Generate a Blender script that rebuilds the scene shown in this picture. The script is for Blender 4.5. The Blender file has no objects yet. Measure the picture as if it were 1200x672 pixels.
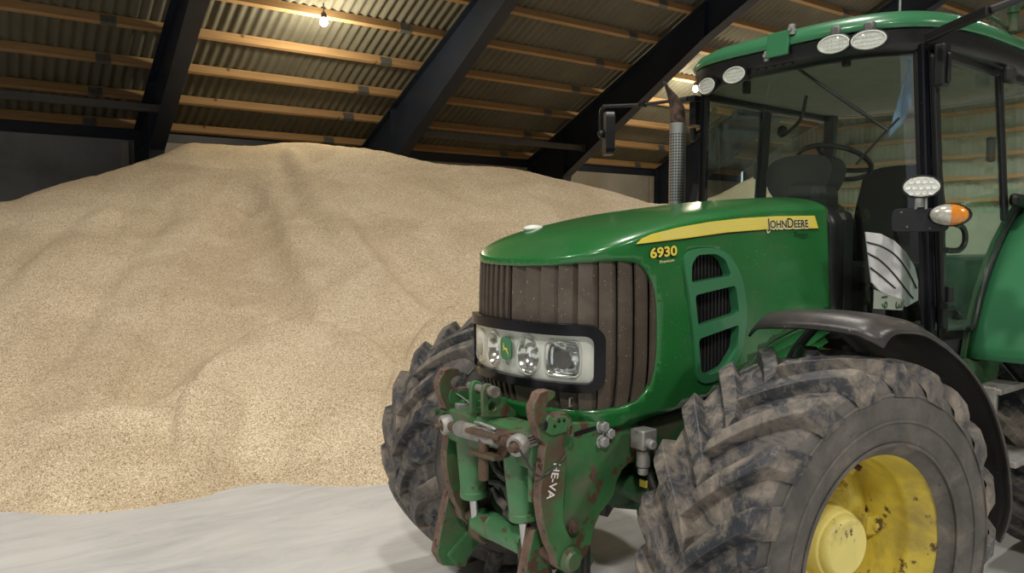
import bpy, bmesh, math, random
from mathutils import Vector, Matrix, Euler, noise
from mathutils.geometry import delaunay_2d_cdt
import mathutils
random.seed(7)
SC = bpy.context.scene
COL = SC.collection
pi = math.pi
def V(*a): return Vector(a)

# ------------------------------------------------------------------ camera
F = 900.0
CAM = V(2.63, 2.345, 1.74); YAW = math.radians(232.1); PIT = -0.0577
D_ = V(math.cos(YAW)*math.cos(PIT), math.sin(YAW)*math.cos(PIT), math.sin(PIT))
R_ = V(math.sin(YAW), -math.cos(YAW), 0)
U_ = R_.cross(D_)
cam_data = bpy.data.cameras.new('camera'); cam = bpy.data.objects.new('camera', cam_data); COL.objects.link(cam)
cam_data.sensor_width = 36; cam_data.lens = F/1200*36; cam_data.clip_start = 0.05; cam_data.clip_end = 300
cam.matrix_world = Matrix(((R_.x, U_.x, -D_.x, CAM.x), (R_.y, U_.y, -D_.y, CAM.y), (R_.z, U_.z, -D_.z, CAM.z), (0, 0, 0, 1)))
SC.camera = cam
def at(px, py, axis, val):
    """point of the place seen at a photo pixel, on the plane axis = val"""
    q = D_*F + R_*(px-600) - U_*(py-336)
    i = 'xyz'.index(axis)
    return CAM + q*((val-CAM[i])/q[i])
# building frame (turned 2.8 degrees from the tractor)
TH = math.radians(-2.8)
BM = Matrix.Translation((CAM.x, CAM.y, 0)) @ Matrix.Rotation(TH, 4, 'Z')
def BW(x, y, z): return BM @ V(x, y, z)

# ------------------------------------------------------------------ materials
def ramp(nt, fac, stops):
    r = nt.nodes.new('ShaderNodeValToRGB')
    while len(r.color_ramp.elements) < len(stops): r.color_ramp.elements.new(0.5)
    for e, (p, c) in zip(r.color_ramp.elements, stops):
        e.position = p; e.color = (*c, 1) if len(c) == 3 else c
    nt.links.new(fac, r.inputs[0]); return r.outputs[0]
def noise_tex(nt, vec, scale, detail=4, rough=.55, dist=0):
    n = nt.nodes.new('ShaderNodeTexNoise'); n.inputs['Scale'].default_value = scale; n.inputs['Detail'].default_value = detail
    n.inputs['Roughness'].default_value = rough; n.inputs['Distortion'].default_value = dist
    nt.links.new(vec, n.inputs['Vector']); return n.outputs['Fac']
def mixc(nt, fac, a, b):
    m = nt.nodes.new('ShaderNodeMix'); m.data_type = 'RGBA'
    for sock, v in ((m.inputs[0], fac), (m.inputs[6], a), (m.inputs[7], b)):
        if hasattr(v, 'is_linked') or hasattr(v, 'node'): nt.links.new(v, sock)
        elif isinstance(v, (int, float)): sock.default_value = v
        else: sock.default_value = (*v, 1)
    return m.outputs[2]
def base_mat(name):
    m = bpy.data.materials.new(name); m.use_nodes = True; nt = m.node_tree
    b = nt.nodes['Principled BSDF']
    tc = nt.nodes.new('ShaderNodeTexCoord')
    return m, nt, b, tc.outputs['Object']
def bump(nt, b, h, strength, dist=.01):
    bp = nt.nodes.new('ShaderNodeBump'); bp.inputs['Strength'].default_value = strength; bp.inputs['Distance'].default_value = dist
    nt.links.new(h, bp.inputs['Height']); nt.links.new(bp.outputs[0], b.inputs['Normal'])
def pm(name, col, rough=.5, metal=0, var=.12, scale=6, dirt=None, spots=None, bmp=0, bscale=60, coat=0, spec=.5):
    """painted / worn surface: tone variation, broad dirt (colour, coverage 0-1, scale) and small chips (colour, coverage, scale)"""
    m, nt, b, vec = base_mat(name)
    f = noise_tex(nt, vec, scale)
    lo = tuple(c*(1-var) for c in col); hi = tuple(min(1, c*(1+var)) for c in col)
    c = ramp(nt, f, [(.3, lo), (.7, hi)])
    if dirt:
        dc, cov, ds = dirt
        f2 = noise_tex(nt, vec, ds, 8, .65, .3)
        t = .72-.45*cov
        k = ramp(nt, f2, [(t-.08, (0, 0, 0)), (t+.12, (1, 1, 1))])
        c = mixc(nt, k, c, dc)
    if spots:
        dc, cov, ds = spots
        f3 = noise_tex(nt, vec, ds, 6, .6)
        t = .74-.4*cov
        k = ramp(nt, f3, [(t-.015, (0, 0, 0)), (t+.015, (1, 1, 1))])
        c = mixc(nt, k, c, dc)
    nt.links.new(c, b.inputs['Base Color'])
    b.inputs['Roughness'].default_value = rough; b.inputs['Metallic'].default_value = metal
    b.inputs['Specular IOR Level'].default_value = spec
    if coat: b.inputs['Coat Weight'].default_value = coat; b.inputs['Coat Roughness'].default_value = .12
    if bmp: bump(nt, b, noise_tex(nt, vec, bscale, 5, .6), bmp)
    return m
def emit(name, col, s):
    m = bpy.data.materials.new(name); m.use_nodes = True; nt = m.node_tree; nt.nodes.clear()
    e = nt.nodes.new('ShaderNodeEmission'); e.inputs[0].default_value = (*col, 1); e.inputs[1].default_value = s
    o = nt.nodes.new('ShaderNodeOutputMaterial'); nt.links.new(e.outputs[0], o.inputs[0]); return m
def glass(name, tint, dust=.06, refl=1.0, dscale=90, dcol=(.5, .52, .5)):
    """thin pane: tinted see-through, Fresnel mirror, a little dust"""
    m = bpy.data.materials.new(name); m.use_nodes = True; nt = m.node_tree; nt.nodes.clear()
    o = nt.nodes.new('ShaderNodeOutputMaterial')
    tr = nt.nodes.new('ShaderNodeBsdfTransparent'); tr.inputs[0].default_value = (*tint, 1)
    gl = nt.nodes.new('ShaderNodeBsdfGlossy'); gl.inputs['Roughness'].default_value = .02; gl.inputs[0].default_value = (refl, refl, refl, 1)
    fr = nt.nodes.new('ShaderNodeFresnel'); ge = nt.nodes.new('ShaderNodeNewGeometry'); mi_ = nt.nodes.new('ShaderNodeMath'); mi_.operation = 'MULTIPLY_ADD'; nt.links.new(ge.outputs['Backfacing'], mi_.inputs[0]); mi_.inputs[1].default_value = 1/1.5-1.5; mi_.inputs[2].default_value = 1.5; nt.links.new(mi_.outputs[0], fr.inputs[0])
    mx = nt.nodes.new('ShaderNodeMixShader')
    nt.links.new(fr.outputs[0], mx.inputs[0]); nt.links.new(tr.outputs[0], mx.inputs[1]); nt.links.new(gl.outputs[0], mx.inputs[2])
    df = nt.nodes.new('ShaderNodeBsdfDiffuse'); df.inputs[0].default_value = (*dcol, 1)
    tc = nt.nodes.new('ShaderNodeTexCoord')
    n1 = noise_tex(nt, tc.outputs['Object'], dscale, 5, .7)
    n2 = noise_tex(nt, tc.outputs['Object'], 5, 5, .6, .5)
    a = ramp(nt, n1, [(.55, (0, 0, 0)), (.75, (1, 1, 1))]); bb = ramp(nt, n2, [(.35, (.15, .15, .15)), (.75, (1, 1, 1))])
    mu = nt.nodes.new('ShaderNodeMath'); mu.operation = 'MULTIPLY'; nt.links.new(a, mu.inputs[0]); nt.links.new(bb, mu.inputs[1])
    ma = nt.nodes.new('ShaderNodeMath'); ma.operation = 'MULTIPLY_ADD'; nt.links.new(mu.outputs[0], ma.inputs[0]); ma.inputs[1].default_value = dust*4; ma.inputs[2].default_value = dust*.25
    m2 = nt.nodes.new('ShaderNodeMixShader'); nt.links.new(ma.outputs[0], m2.inputs[0]); nt.links.new(mx.outputs[0], m2.inputs[1]); nt.links.new(df.outputs[0], m2.inputs[2])
    nt.links.new(m2.outputs[0], o.inputs[0]); return m
DUST = (.30, .25, .18)
RUST = (.10, .055, .035)
M = {}
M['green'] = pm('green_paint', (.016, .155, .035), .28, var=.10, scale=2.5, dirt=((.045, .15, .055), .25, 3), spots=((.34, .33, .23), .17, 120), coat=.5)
M['green_l'] = pm('green_paint_clean_lit', (.045, .215, .095), .30, var=.08, scale=2.5, spots=((.35, .33, .22), .04, 120), coat=.4)  # cleaner green, lightened to carry the lamp light on the cab roof
M['green_w'] = pm('green_paint_worn', (.045, .155, .055), .48, var=.22, scale=7, dirt=((.12, .13, .085), .36, 6), spots=(RUST, .36, 13), bmp=.15, bscale=40)
M['green_c'] = pm('cylinder_green', (.065, .205, .085), .42, var=.12, scale=7, dirt=((.13, .15, .09), .2, 6), spots=(RUST, .30, 15), bmp=.1, bscale=40)
M['green_r'] = pm('arm_green_rusted', (.045, .155, .055), .5, var=.22, scale=7, dirt=((.10, .062, .045), .55, 5), spots=(RUST, .42, 12), bmp=.2, bscale=40)
M['green_d'] = pm('green_chassis', (.022, .085, .03), .55, var=.3, scale=7, dirt=((.10, .095, .06), .35, 6), spots=(RUST, .22, 16))
M['rust'] = pm('rusted_steel', (.12, .075, .055), .75, .2, var=.4, scale=14, dirt=((.06, .10, .045), .22, 7), bmp=.4, bscale=70)
M['rust_edge'] = pm('rusted_edge', (.17, .11, .085), .8, .1, var=.35, scale=25, spots=((.06, .035, .03), .3, 40), bmp=.4, bscale=90)
M['steel'] = pm('dull_steel', (.33, .325, .31), .5, .35, var=.2, scale=20, dirt=((.16, .12, .09), .3, 12))
M['chrome'] = pm('bright_steel', (.50, .50, .52), .2, 1, var=.1, scale=20, dirt=((.25, .25, .25), .15, 15))
M['zinc'] = pm('zinc_bolt', (.42, .43, .42), .42, .4, var=.2, scale=30, dirt=((.2, .18, .15), .2, 25))
M['black'] = pm('black_plastic', (.010, .0105, .012), .40, var=.2, scale=8, spots=((.3, .28, .24), .05, 130))
M['black_g'] = pm('black_gloss', (.005, .005, .008), .24, var=.2, scale=8, spots=((.3, .28, .25), .03, 130), coat=.05, spec=.25)
M['hose'] = pm('black_hose', (.028, .028, .03), .55, var=.3, scale=30, dirt=((.12, .10, .08), .3, 15))
M['grille'] = pm('dusty_grille', (.085, .066, .052), .62, var=.18, scale=10, dirt=((.12, .098, .078), .3, 5), spots=((.36, .31, .23), .19, 110))
M['mesh'] = pm('dark_screen', (.03, .028, .025), .7, var=.5, scale=120)
M['vent'] = pm('vent_black', (.016, .016, .018), .5, var=.2, scale=20, spots=((.3, .3, .28), .12, 120))
M['yellow'] = pm('wheel_yellow', (.70, .57, .085), .45, var=.12, scale=4, dirt=((.40, .31, .09), .42, 5), spots=((.11, .06, .035), .27, 8), bmp=.06, bscale=30)
M['yellow_p'] = pm('hub_yellow', (.76, .67, .22), .45, var=.08, scale=5, dirt=((.45, .36, .12), .2, 7), spots=((.12, .07, .04), .24, 13))
M['yellow_s'] = pm('stripe_yellow', (.86, .72, .10), .35, var=.03, scale=10)
M['cream'] = pm('cream_letter', (.85, .80, .45), .4, var=.03)
M['ink'] = pm('black_letter', (.012, .012, .012), .4, var=.05)
M['white'] = pm('white_letter', (.8, .8, .78), .5, var=.05)
M['plastic_g'] = pm('grey_mudguard', (.036, .033, .034), .36, var=.25, scale=6, dirt=((.085, .072, .062), .32, 4), spots=((.24, .21, .18), .10, 45), bmp=.08, bscale=90)
M['lens'] = glass('clear_lens', (.985, .99, .985), .006)
M['reflector'] = pm('silver_reflector', (.86, .88, .88), .14, 1, var=.12, scale=40)
M['lamp_white'] = pm('pale_lamp_housing', (.78, .80, .74), .35, .0, var=.08, scale=12)
M['led'] = pm('led_facets', (.86, .88, .86), .22, .0, var=.12, scale=70, coat=.5)
M['amber'] = pm('amber_lens', (.75, .26, .03), .2, var=.2, scale=50, coat=.6)
M['clear'] = pm('frosted_lens', (.55, .53, .47), .22, .2, var=.2, scale=60, coat=.6)
M['glass'] = glass('cab_glass', (.80, .86, .81), .022)
M['glass_side'] = glass('cab_side_glass', (.88, .93, .89), .018)
M['seat'] = pm('dark_seat_fabric', (.016, .017, .018), .8, var=.2, scale=60)
M['interior'] = pm('interior_plastic', (.022, .023, .022), .6, var=.15, scale=15)
M['headliner'] = pm('headliner', (.34, .34, .30), .8, var=.08, scale=9)
M['bluecloth'] = pm('pale_blue_cloth', (.28, .40, .62), .8, var=.12, scale=14)
M['patch_w'] = pm('patch_white', (.75, .76, .78), .8, var=.1, scale=14)
def tyre_mat():
    m, nt, b, vec = base_mat('muddy_rubber')
    f1 = noise_tex(nt, vec, 6.5, 9, .66, .9); f2 = noise_tex(nt, vec, 26, 8, .7, .4); f3 = noise_tex(nt, vec, 1.6, 3)
    c = ramp(nt, f1, [(.40, (.028, .032, .043)), (.475, (.056, .057, .064)), (.525, (.125, .112, .100)), (.63, (.26, .225, .19))])
    k = ramp(nt, f2, [(.50, (0, 0, 0)), (.62, (1, 1, 1))])
    c = mixc(nt, k, c, (.15, .135, .12))
    g = ramp(nt, f3, [(.35, (.8, .8, .82)), (.7, (1.12, 1.1, 1.06))])
    mm = nt.nodes.new('ShaderNodeMix'); mm.data_type = 'RGBA'; mm.blend_type = 'MULTIPLY'; mm.inputs[0].default_value = 1
    nt.links.new(c, mm.inputs[6]); nt.links.new(g, mm.inputs[7])
    nt.links.new(mm.outputs[2], b.inputs['Base Color'])
    r = ramp(nt, f1, [(.4, (.42, .42, .42)), (.6, (.85, .85, .85))]); nt.links.new(r, b.inputs['Roughness'])
    bump(nt, b, f2, .35, .012); return m
M['tyre'] = tyre_mat()
def side_mat():
    m, nt, b, vec = base_mat('dusty_sidewall_rubber')
    f1 = noise_tex(nt, vec, 5, 8, .66, .5); f2 = noise_tex(nt, vec, 40, 6, .6)
    c = ramp(nt, f1, [(.38, (.070, .066, .063)), (.52, (.110, .101, .092)), (.64, (.175, .153, .130))])
    k = ramp(nt, f2, [(.62, (0, 0, 0)), (.70, (1, 1, 1))]); c = mixc(nt, k, c, (.06, .058, .056))
    nt.links.new(c, b.inputs['Base Color']); b.inputs['Roughness'].default_value = .7
    bump(nt, b, f2, .2, .01); return m
M['sidewall'] = side_mat()
def grain_mat():
    m, nt, b, vec = base_mat('grain')
    v = nt.nodes.new('ShaderNodeTexVoronoi'); v.inputs['Scale'].default_value = 165; nt.links.new(vec, v.inputs['Vector'])
    sep = nt.nodes.new('ShaderNodeSeparateColor'); nt.links.new(v.outputs['Color'], sep.inputs[0])
    c = ramp(nt, sep.outputs[0], [(0, (.20, .13, .065)), (.18, (.54, .42, .265)), (.6, (.73, .60, .42)), (.85, (.86, .74, .55)), (1, (.98, .90, .74))])
    big = noise_tex(nt, vec, .9, 6, .6, .8)
    k = ramp(nt, big, [(.38, (.86, .82, .78)), (.62, (1.04, 1.03, 1.02))])
    mm = nt.nodes.new('ShaderNodeMix'); mm.data_type = 'RGBA'; mm.blend_type = 'MULTIPLY'; mm.inputs[0].default_value = 1
    nt.links.new(c, mm.inputs[6]); nt.links.new(k, mm.inputs[7])
    nt.links.new(mm.outputs[2], b.inputs['Base Color']); b.inputs['Roughness'].default_value = .75
    b.inputs['Specular IOR Level'].default_value = .25
    n2 = noise_tex(nt, vec, 60, 3, .7)
    ad = nt.nodes.new('ShaderNodeMath'); nt.links.new(v.outputs['Distance'], ad.inputs[0]); nt.links.new(n2, ad.inputs[1])
    bump(nt, b, ad.outputs[0], .30, .010); return m
M['grain'] = grain_mat()
def floor_mat():
    m, nt, b, vec = base_mat('concrete_floor')
    mp = nt.nodes.new('ShaderNodeMapping'); mp.inputs['Scale'].default_value = (.8, 3.2, 1); mp.inputs['Rotation'].default_value = (0, 0, .5)
    nt.links.new(vec, mp.inputs[0])
    f1 = noise_tex(nt, mp.outputs[0], 1.6, 12, .70, .8); f2 = noise_tex(nt, vec, 1.1, 6, .6); f3 = noise_tex(nt, vec, 60, 3, .6)
    c = ramp(nt, f1, [(.34, (.50, .50, .505)), (.48, (.60, .595, .58)), (.66, (.69, .68, .665))])
    k = ramp(nt, f2, [(.5, (0, 0, 0)), (.75, (.55, .55, .55))]); c = mixc(nt, k, c, (.62, .595, .545))
    s = ramp(nt, f3, [(.72, (0, 0, 0)), (.76, (1, 1, 1))]); c = mixc(nt, s, c, (.42, .38, .32))
    nt.links.new(c, b.inputs['Base Color']); b.inputs['Roughness'].default_value = .62
    bump(nt, b, f1, .25, .01); return m
M['floor'] = floor_mat()
M['concrete'] = pm('wall_concrete', (.42, .41, .385), .8, var=.12, scale=1.2, dirt=((.36, .34, .30), .4, .9), bmp=.1, bscale=20)
M['concrete_shaded'] = pm('wall_concrete_shaded', (.33, .355, .41), .8, var=.15, scale=1.0, dirt=((.26, .28, .33), .4, .8), bmp=.1, bscale=20)  # same wall concrete; the left bay's bluish shade is in the colour
def sheet_mat(name, col, var=.14):
    m, nt, b, vec = base_mat(name)
    f = noise_tex(nt, vec, .9, 7, .65, .3); f2 = noise_tex(nt, vec, 14, 4)
    c = ramp(nt, f, [(.3, tuple(x*(1-var*1.6) for x in col)), (.7, tuple(x*(1+var) for x in col))])
    k = ramp(nt, f2, [(.5, (0, 0, 0)), (.9, (.5, .5, .5))]); c = mixc(nt, k, c, tuple(x*.75 for x in col))
    nt.links.new(c, b.inputs['Base Color']); b.inputs['Roughness'].default_value = .8; return m
M['sheet'] = sheet_mat('fibre_cement_sheet', (.150, .145, .112))
M['gable'] = sheet_mat('pale_wall_sheet', (.36, .41, .35), .08)
def timber_mat():
    m, nt, b, vec = base_mat('pine_timber')
    mp = nt.nodes.new('ShaderNodeMapping'); mp.inputs['Scale'].default_value = (.5, 9, 9); nt.links.new(vec, mp.inputs[0])
    f = noise_tex(nt, mp.outputs[0], 3, 6, .6, .6); f2 = noise_tex(nt, vec, .7, 3); f3 = noise_tex(nt, vec, 5, 2, .4)
    c = ramp(nt, f, [(.3, (.36, .205, .085)), (.55, (.47, .29, .135)), (.75, (.55, .36, .185))])
    k = ramp(nt, f2, [(.3, (0, 0, 0)), (.8, (.6, .6, .6))]); c = mixc(nt, k, c, (.40, .27, .15))
    k = ramp(nt, f3, [(.73, (0, 0, 0)), (.77, (1, 1, 1))]); c = mixc(nt, k, c, (.16, .085, .04))
    nt.links.new(c, b.inputs['Base Color']); b.inputs['Roughness'].default_value = .65; return m
M['timber'] = timber_mat()
M['navy'] = pm('navy_steel', (.018, .026, .046), .45, var=.2, scale=1.5, spots=((.09, .09, .10), .05, 6))
M['strutgrey'] = pm('grey_steel_tube', (.085, .085, .09), .5, var=.15, scale=3)
M['galv'] = pm('galvanised_plate', (.20, .20, .20), .5, .5, var=.2, scale=20)
M['tip'] = pm('burnt_pipe', (.04, .031, .028), .65, .3, var=.3, scale=20, dirt=((.19, .11, .075), .42, 16))
M['bulb'] = emit('lit_lamp', (1.0, .93, .80), 60)

# ------------------------------------------------------------------ mesh builder
class MB:
    def __init__(s): s.bm = bmesh.new()
    def _add(s, verts, faces, mi=0):
        vs = [s.bm.verts.new(v) for v in verts]
        for f in faces:
            try:
                fc = s.bm.faces.new([vs[i] for i in f]); fc.material_index = mi
            except ValueError: pass
        return vs
    def box(s, c, size, rot=None, mi=0):
        c = Vector(c); hx, hy, hz = (x/2 for x in size)
        P = [V(x*hx, y*hy, z*hz) for x in (-1, 1) for y in (-1, 1) for z in (-1, 1)]
        if rot is not None:
            m = rot if isinstance(rot, Matrix) else Euler(rot).to_matrix()
            P = [m @ p for p in P]
        s._add([c+p for p in P], [(0, 1, 3, 2), (4, 6, 7, 5), (0, 4, 5, 1), (2, 3, 7, 6), (0, 2, 6, 4), (1, 5, 7, 3)], mi); return s
    def beam(s, a, b, w, h, up=V(0, 0, 1), mi=0):
        a, b = Vector(a), Vector(b); d = (b-a); L = d.length; d = d/L
        x = d.cross(up)
        if x.length < 1e-4: x = d.cross(V(1, 0, 0))
        x.normalize(); z = x.cross(d)
        m = Matrix((d, x, z)).transposed()
        return s.box((a+b)/2, (L, w, h), m, mi)
    def lathe(s, o, ax, prof, n=32, mi=0, ref=None):
        """prof = (radius, height along ax) pairs"""
        o = Vector(o); ax = Vector(ax).normalized()
        u = Vector(ref) if ref else (V(0, 0, 1) if abs(ax.z) < .9 else V(1, 0, 0))
        u = (u-ax*u.dot(ax)).normalized(); w = ax.cross(u)
        rings = []
        for r, h in prof:
            if r < 1e-6: rings.append([s.bm.verts.new(o+ax*h)])
            else: rings.append([s.bm.verts.new(o+ax*h+(u*math.cos(2*pi*i/n)+w*math.sin(2*pi*i/n))*r) for i in range(n)])
        for A, B in zip(rings, rings[1:]):
            for i in range(n):
                j = (i+1) % n
                q = [A[i % len(A)], A[j % len(A)], B[j % len(B)], B[i % len(B)]]
                q2 = []
                for v in q:
                    if v not in q2: q2.append(v)
                if len(q2) > 2:
                    try: s.bm.faces.new(q2).material_index = mi
                    except ValueError: pass
        return s
    def cyl(s, a, b, r, r2=None, n=20, mi=0):
        a, b = Vector(a), Vector(b); L = (b-a).length; r2 = r if r2 is None else r2
        return s.lathe(a, b-a, [(0, 0), (r, 0), (r2, L), (0, L)], n, mi)
    def tube(s, pts, r, n=10, mi=0, smooth=6, closed=False):
        P = [Vector(p) for p in pts]
        if smooth and len(P) > 2: P = spline(P, smooth, closed)
        rr = r if isinstance(r, (list, tuple)) else [r]*len(P)
        rings = []; u = None
        for i, p in enumerate(P):
            if closed: d = (P[(i+1) % len(P)]-P[i-1])
            else: d = (P[min(i+1, len(P)-1)]-P[max(i-1, 0)])
            d.normalize()
            if u is None: u = d.orthogonal().normalized()
            u = (u-d*u.dot(d)).normalized(); w = d.cross(u)
            k = rr[min(int(i*len(rr)/len(P)), len(rr)-1)]
            rings.append([s.bm.verts.new(p+(u*math.cos(2*pi*j/n)+w*math.sin(2*pi*j/n))*k) for j in range(n)])
        m = len(rings)
        for i in range(m if closed else m-1):
            A, B = rings[i], rings[(i+1) % m]
            for j in range(n):
                try: s.bm.faces.new([A[j], A[(j+1) % n], B[(j+1) % n], B[j]]).material_index = mi
                except ValueError: pass
        if not closed:
            for A in (rings[0][::-1], rings[-1]):
                try: s.bm.faces.new(A).material_index = mi
                except ValueError: pass
        return s
    def prism(s, poly, fn, t0, t1, holes=(), mi=0):
        """extrude a 2D outline (with holes) from t0 to t1; fn(u, v, t) -> 3D"""
        tri, P = cdt(poly, holes)
        a = [s.bm.verts.new(fn(u, v, t0)) for u, v in P]; b = [s.bm.verts.new(fn(u, v, t1)) for u, v in P]
        for t in tri:
            for q in ([a[i] for i in t[::-1]], [b[i] for i in t]):
                try: s.bm.faces.new(q).material_index = mi
                except ValueError: pass
        off = 0
        for lp in [poly]+list(holes):
            n = len(lp)
            for i in range(n):
                j = (i+1) % n
                try: s.bm.faces.new([a[off+i], a[off+j], b[off+j], b[off+i]]).material_index = mi
                except ValueError: pass
            off += n
        return s
    def grid(s, fn, nu, nv, mi=0, closeu=False):
        vs = [[s.bm.verts.new(fn(i/nu, j/nv)) for j in range(nv+1)] for i in range(nu if closeu else nu+1)]
        for i in range(nu):
            A, B = vs[i], vs[(i+1) % len(vs)]
            for j in range(nv):
                try: s.bm.faces.new([A[j], B[j], B[j+1], A[j+1]]).material_index = mi
                except ValueError: pass
        return s
    def sphere(s, c, r, sc=(1, 1, 1), n=16, rot=None, mi=0):
        c = Vector(c); m = rot if rot is not None else Matrix.Identity(3)
        def fn(u, v):
            a = 2*pi*u; b = pi*v
            p = V(math.cos(a)*math.sin(b)*sc[0], math.sin(a)*math.sin(b)*sc[1], math.cos(b)*sc[2])*r
            return c+m @ p
        s.grid(fn, n, n//2, mi, True); return s
    def build(s, name, mats, parent=None, smooth=35, bevel=0, seg=2, solid=0, sub=0, loc=None, weld=1e-5, matrix=None):
        bm = s.bm
        if weld: bmesh.ops.remove_doubles(bm, verts=bm.verts, dist=weld)
        bmesh.ops.recalc_face_normals(bm, faces=bm.faces)
        if loc is not None: bmesh.ops.translate(bm, verts=bm.verts, vec=-Vector(loc))
        me = bpy.data.meshes.new(name); bm.to_mesh(me); bm.free()
        for m in (mats if isinstance(mats, (list, tuple)) else [mats]): me.materials.append(m)
        if smooth:
            me.polygons.foreach_set('use_smooth', [True]*len(me.polygons)); me.set_sharp_from_angle(angle=math.radians(smooth))
        o = bpy.data.objects.new(name, me); COL.objects.link(o)
        if parent: o.parent = parent
        if loc is not None: o.location = loc
        if matrix is not None: o.matrix_world = matrix
        if solid:
            md = o.modifiers.new('thickness', 'SOLIDIFY'); md.thickness = solid; md.offset = -1
        if sub:
            md = o.modifiers.new('smooth', 'SUBSURF'); md.levels = md.render_levels = sub
        if bevel:
            md = o.modifiers.new('bevel', 'BEVEL'); md.width = bevel; md.segments = seg; md.limit_method = 'ANGLE'; md.angle_limit = math.radians(40); md.harden_normals = False
        return o
def spline(P, k=6, closed=False):
    out = []; n = len(P)
    rng = range(n) if closed else range(n-1)
    for i in rng:
        p1, p2 = P[i], P[(i+1) % n]
        p0 = P[i-1] if (closed or i > 0) else p1*2-p2
        p3 = P[(i+2) % n] if (closed or i+2 < n) else p2*2-p1
        for j in range(k):
            t = j/k
            out.append(.5*((2*p1)+(-p0+p2)*t+(2*p0-5*p1+4*p2-p3)*t*t+(-p0+3*p1-3*p2+p3)*t**3))
    if not closed: out.append(P[-1].copy())
    return out
def sp2(pts, k=6, closed=True):
    return [(p.x, p.y) for p in spline([V(a, b, 0) for a, b in pts], k, closed)]
def inside(p, poly):
    x, y = p; c = False; j = len(poly)-1
    for i in range(len(poly)):
        xi, yi = poly[i]; xj, yj = poly[j]
        if (yi > y) != (yj > y) and x < (xj-xi)*(y-yi)/(yj-yi)+xi: c = not c
        j = i
    return c
def cdt(poly, holes=(), extra=()):
    pts = []; edges = []
    for lp in [poly]+list(holes):
        o = len(pts); n = len(lp); pts += [tuple(p) for p in lp]; edges += [(o+i, o+(i+1) % n) for i in range(n)]
    nb = len(pts)
    pts += [p for p in extra if inside(p, poly) and not any(inside(p, h) for h in holes)]
    r = delaunay_2d_cdt([mathutils.Vector(p) for p in pts], edges, [], 0, 1e-7)
    ov, of, orig = r[0], r[2], r[3]
    # map back to the input order so that outline indices stay valid
    idx = {}
    for k, lst in enumerate(orig):
        for q in lst: idx[q] = k
    back = {}
    for q, k in idx.items(): back.setdefault(k, q)
    P = list(pts); remap = {}
    for k in range(len(ov)):
        if k in back: remap[k] = back[k]
        else: remap[k] = len(P); P.append((ov[k][0], ov[k][1]))
    tri = []
    for f in of:
        t = [remap[i] for i in f]
        cx = sum(P[i][0] for i in t)/3; cy = sum(P[i][1] for i in t)/3
        if inside((cx, cy), poly) and not any(inside((cx, cy), h) for h in holes): tri.append(t)
    return tri, P
def rrect(x0, y0, x1, y1, r, n=5):
    out = []
    for cx, cy, a in ((x1-r, y1-r, 0), (x0+r, y1-r, 90), (x0+r, y0+r, 180), (x1-r, y0+r, 270)):
        for i in range(n+1):
            t = math.radians(a+90*i/n); out.append((cx+r*math.cos(t), cy+r*math.sin(t)))
    return out
def ell(cx, cy, a, b, n=28, rot=0):
    return [(cx+a*math.cos(t)*math.cos(rot)-b*math.sin(t)*math.sin(rot), cy+a*math.cos(t)*math.sin(rot)+b*math.sin(t)*math.cos(rot)) for t in (2*pi*i/n for i in range(n))]
def interp(x, tab):
    if x <= tab[0][0]: return tab[0][1]
    for (a, b), (c, d) in zip(tab, tab[1:]):
        if x <= c: return b+(d-b)*(x-a)/(c-a)
    return tab[-1][1]
def sinterp(x, tab):
    if x <= tab[0][0]: return tab[0][1]
    n = len(tab)
    for i in range(n-1):
        if x <= tab[i+1][0]:
            x0, y0 = tab[i]; x1, y1 = tab[i+1]; h = x1-x0; t = (x-x0)/h
            m0 = (tab[i+1][1]-tab[i-1][1])/(tab[i+1][0]-tab[i-1][0]) if i > 0 else (y1-y0)/h
            m1 = (tab[i+2][1]-y0)/(tab[i+2][0]-x0) if i+2 < n else (y1-y0)/h
            return (2*t**3-3*t*t+1)*y0+(t**3-2*t*t+t)*h*m0+(-2*t**3+3*t*t)*y1+(t**3-t*t)*h*m1
    return tab[-1][1]
def tag(o, label=None, cat=None, group=None, kind=None):
    for k, v in (('label', label), ('category', cat), ('group', group), ('kind', kind)):
        if v: o[k] = v
    return o
def empty(name, loc=(0, 0, 0), parent=None, rz=0):
    o = bpy.data.objects.new(name, None); COL.objects.link(o); o.location = loc; o.rotation_euler[2] = rz; o.empty_display_size = .2
    if parent: o.parent = parent
    return o
def text_mesh(txt, size, offset=0, spacing=1.0):
    """flat outline triangles of a word: list of points (x, y) and faces"""
    cu = bpy.data.curves.new('txt', 'FONT'); cu.body = txt; cu.size = size; cu.offset = offset; cu.space_character = spacing; cu.resolution_u = 4
    ob = bpy.data.objects.new('txt', cu); COL.objects.link(ob)
    dg = bpy.context.evaluated_depsgraph_get(); dg.update()
    me = bpy.data.meshes.new_from_object(ob.evaluated_get(dg))
    P = [(v.co.x, v.co.y) for v in me.vertices]; Fc = [tuple(p.vertices) for p in me.polygons]
    bpy.data.objects.remove(ob); bpy.data.curves.remove(cu); bpy.data.meshes.remove(me)
    return P, Fc
def put_text(mb, txt, size, fn, offset=0, spacing=1.0, mi=0, x0=0):
    P, Fc = text_mesh(txt, size, offset, spacing)
    mb._add([fn(x+x0, y) for x, y in P], Fc, mi)
    return max(p[0] for p in P)

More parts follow.
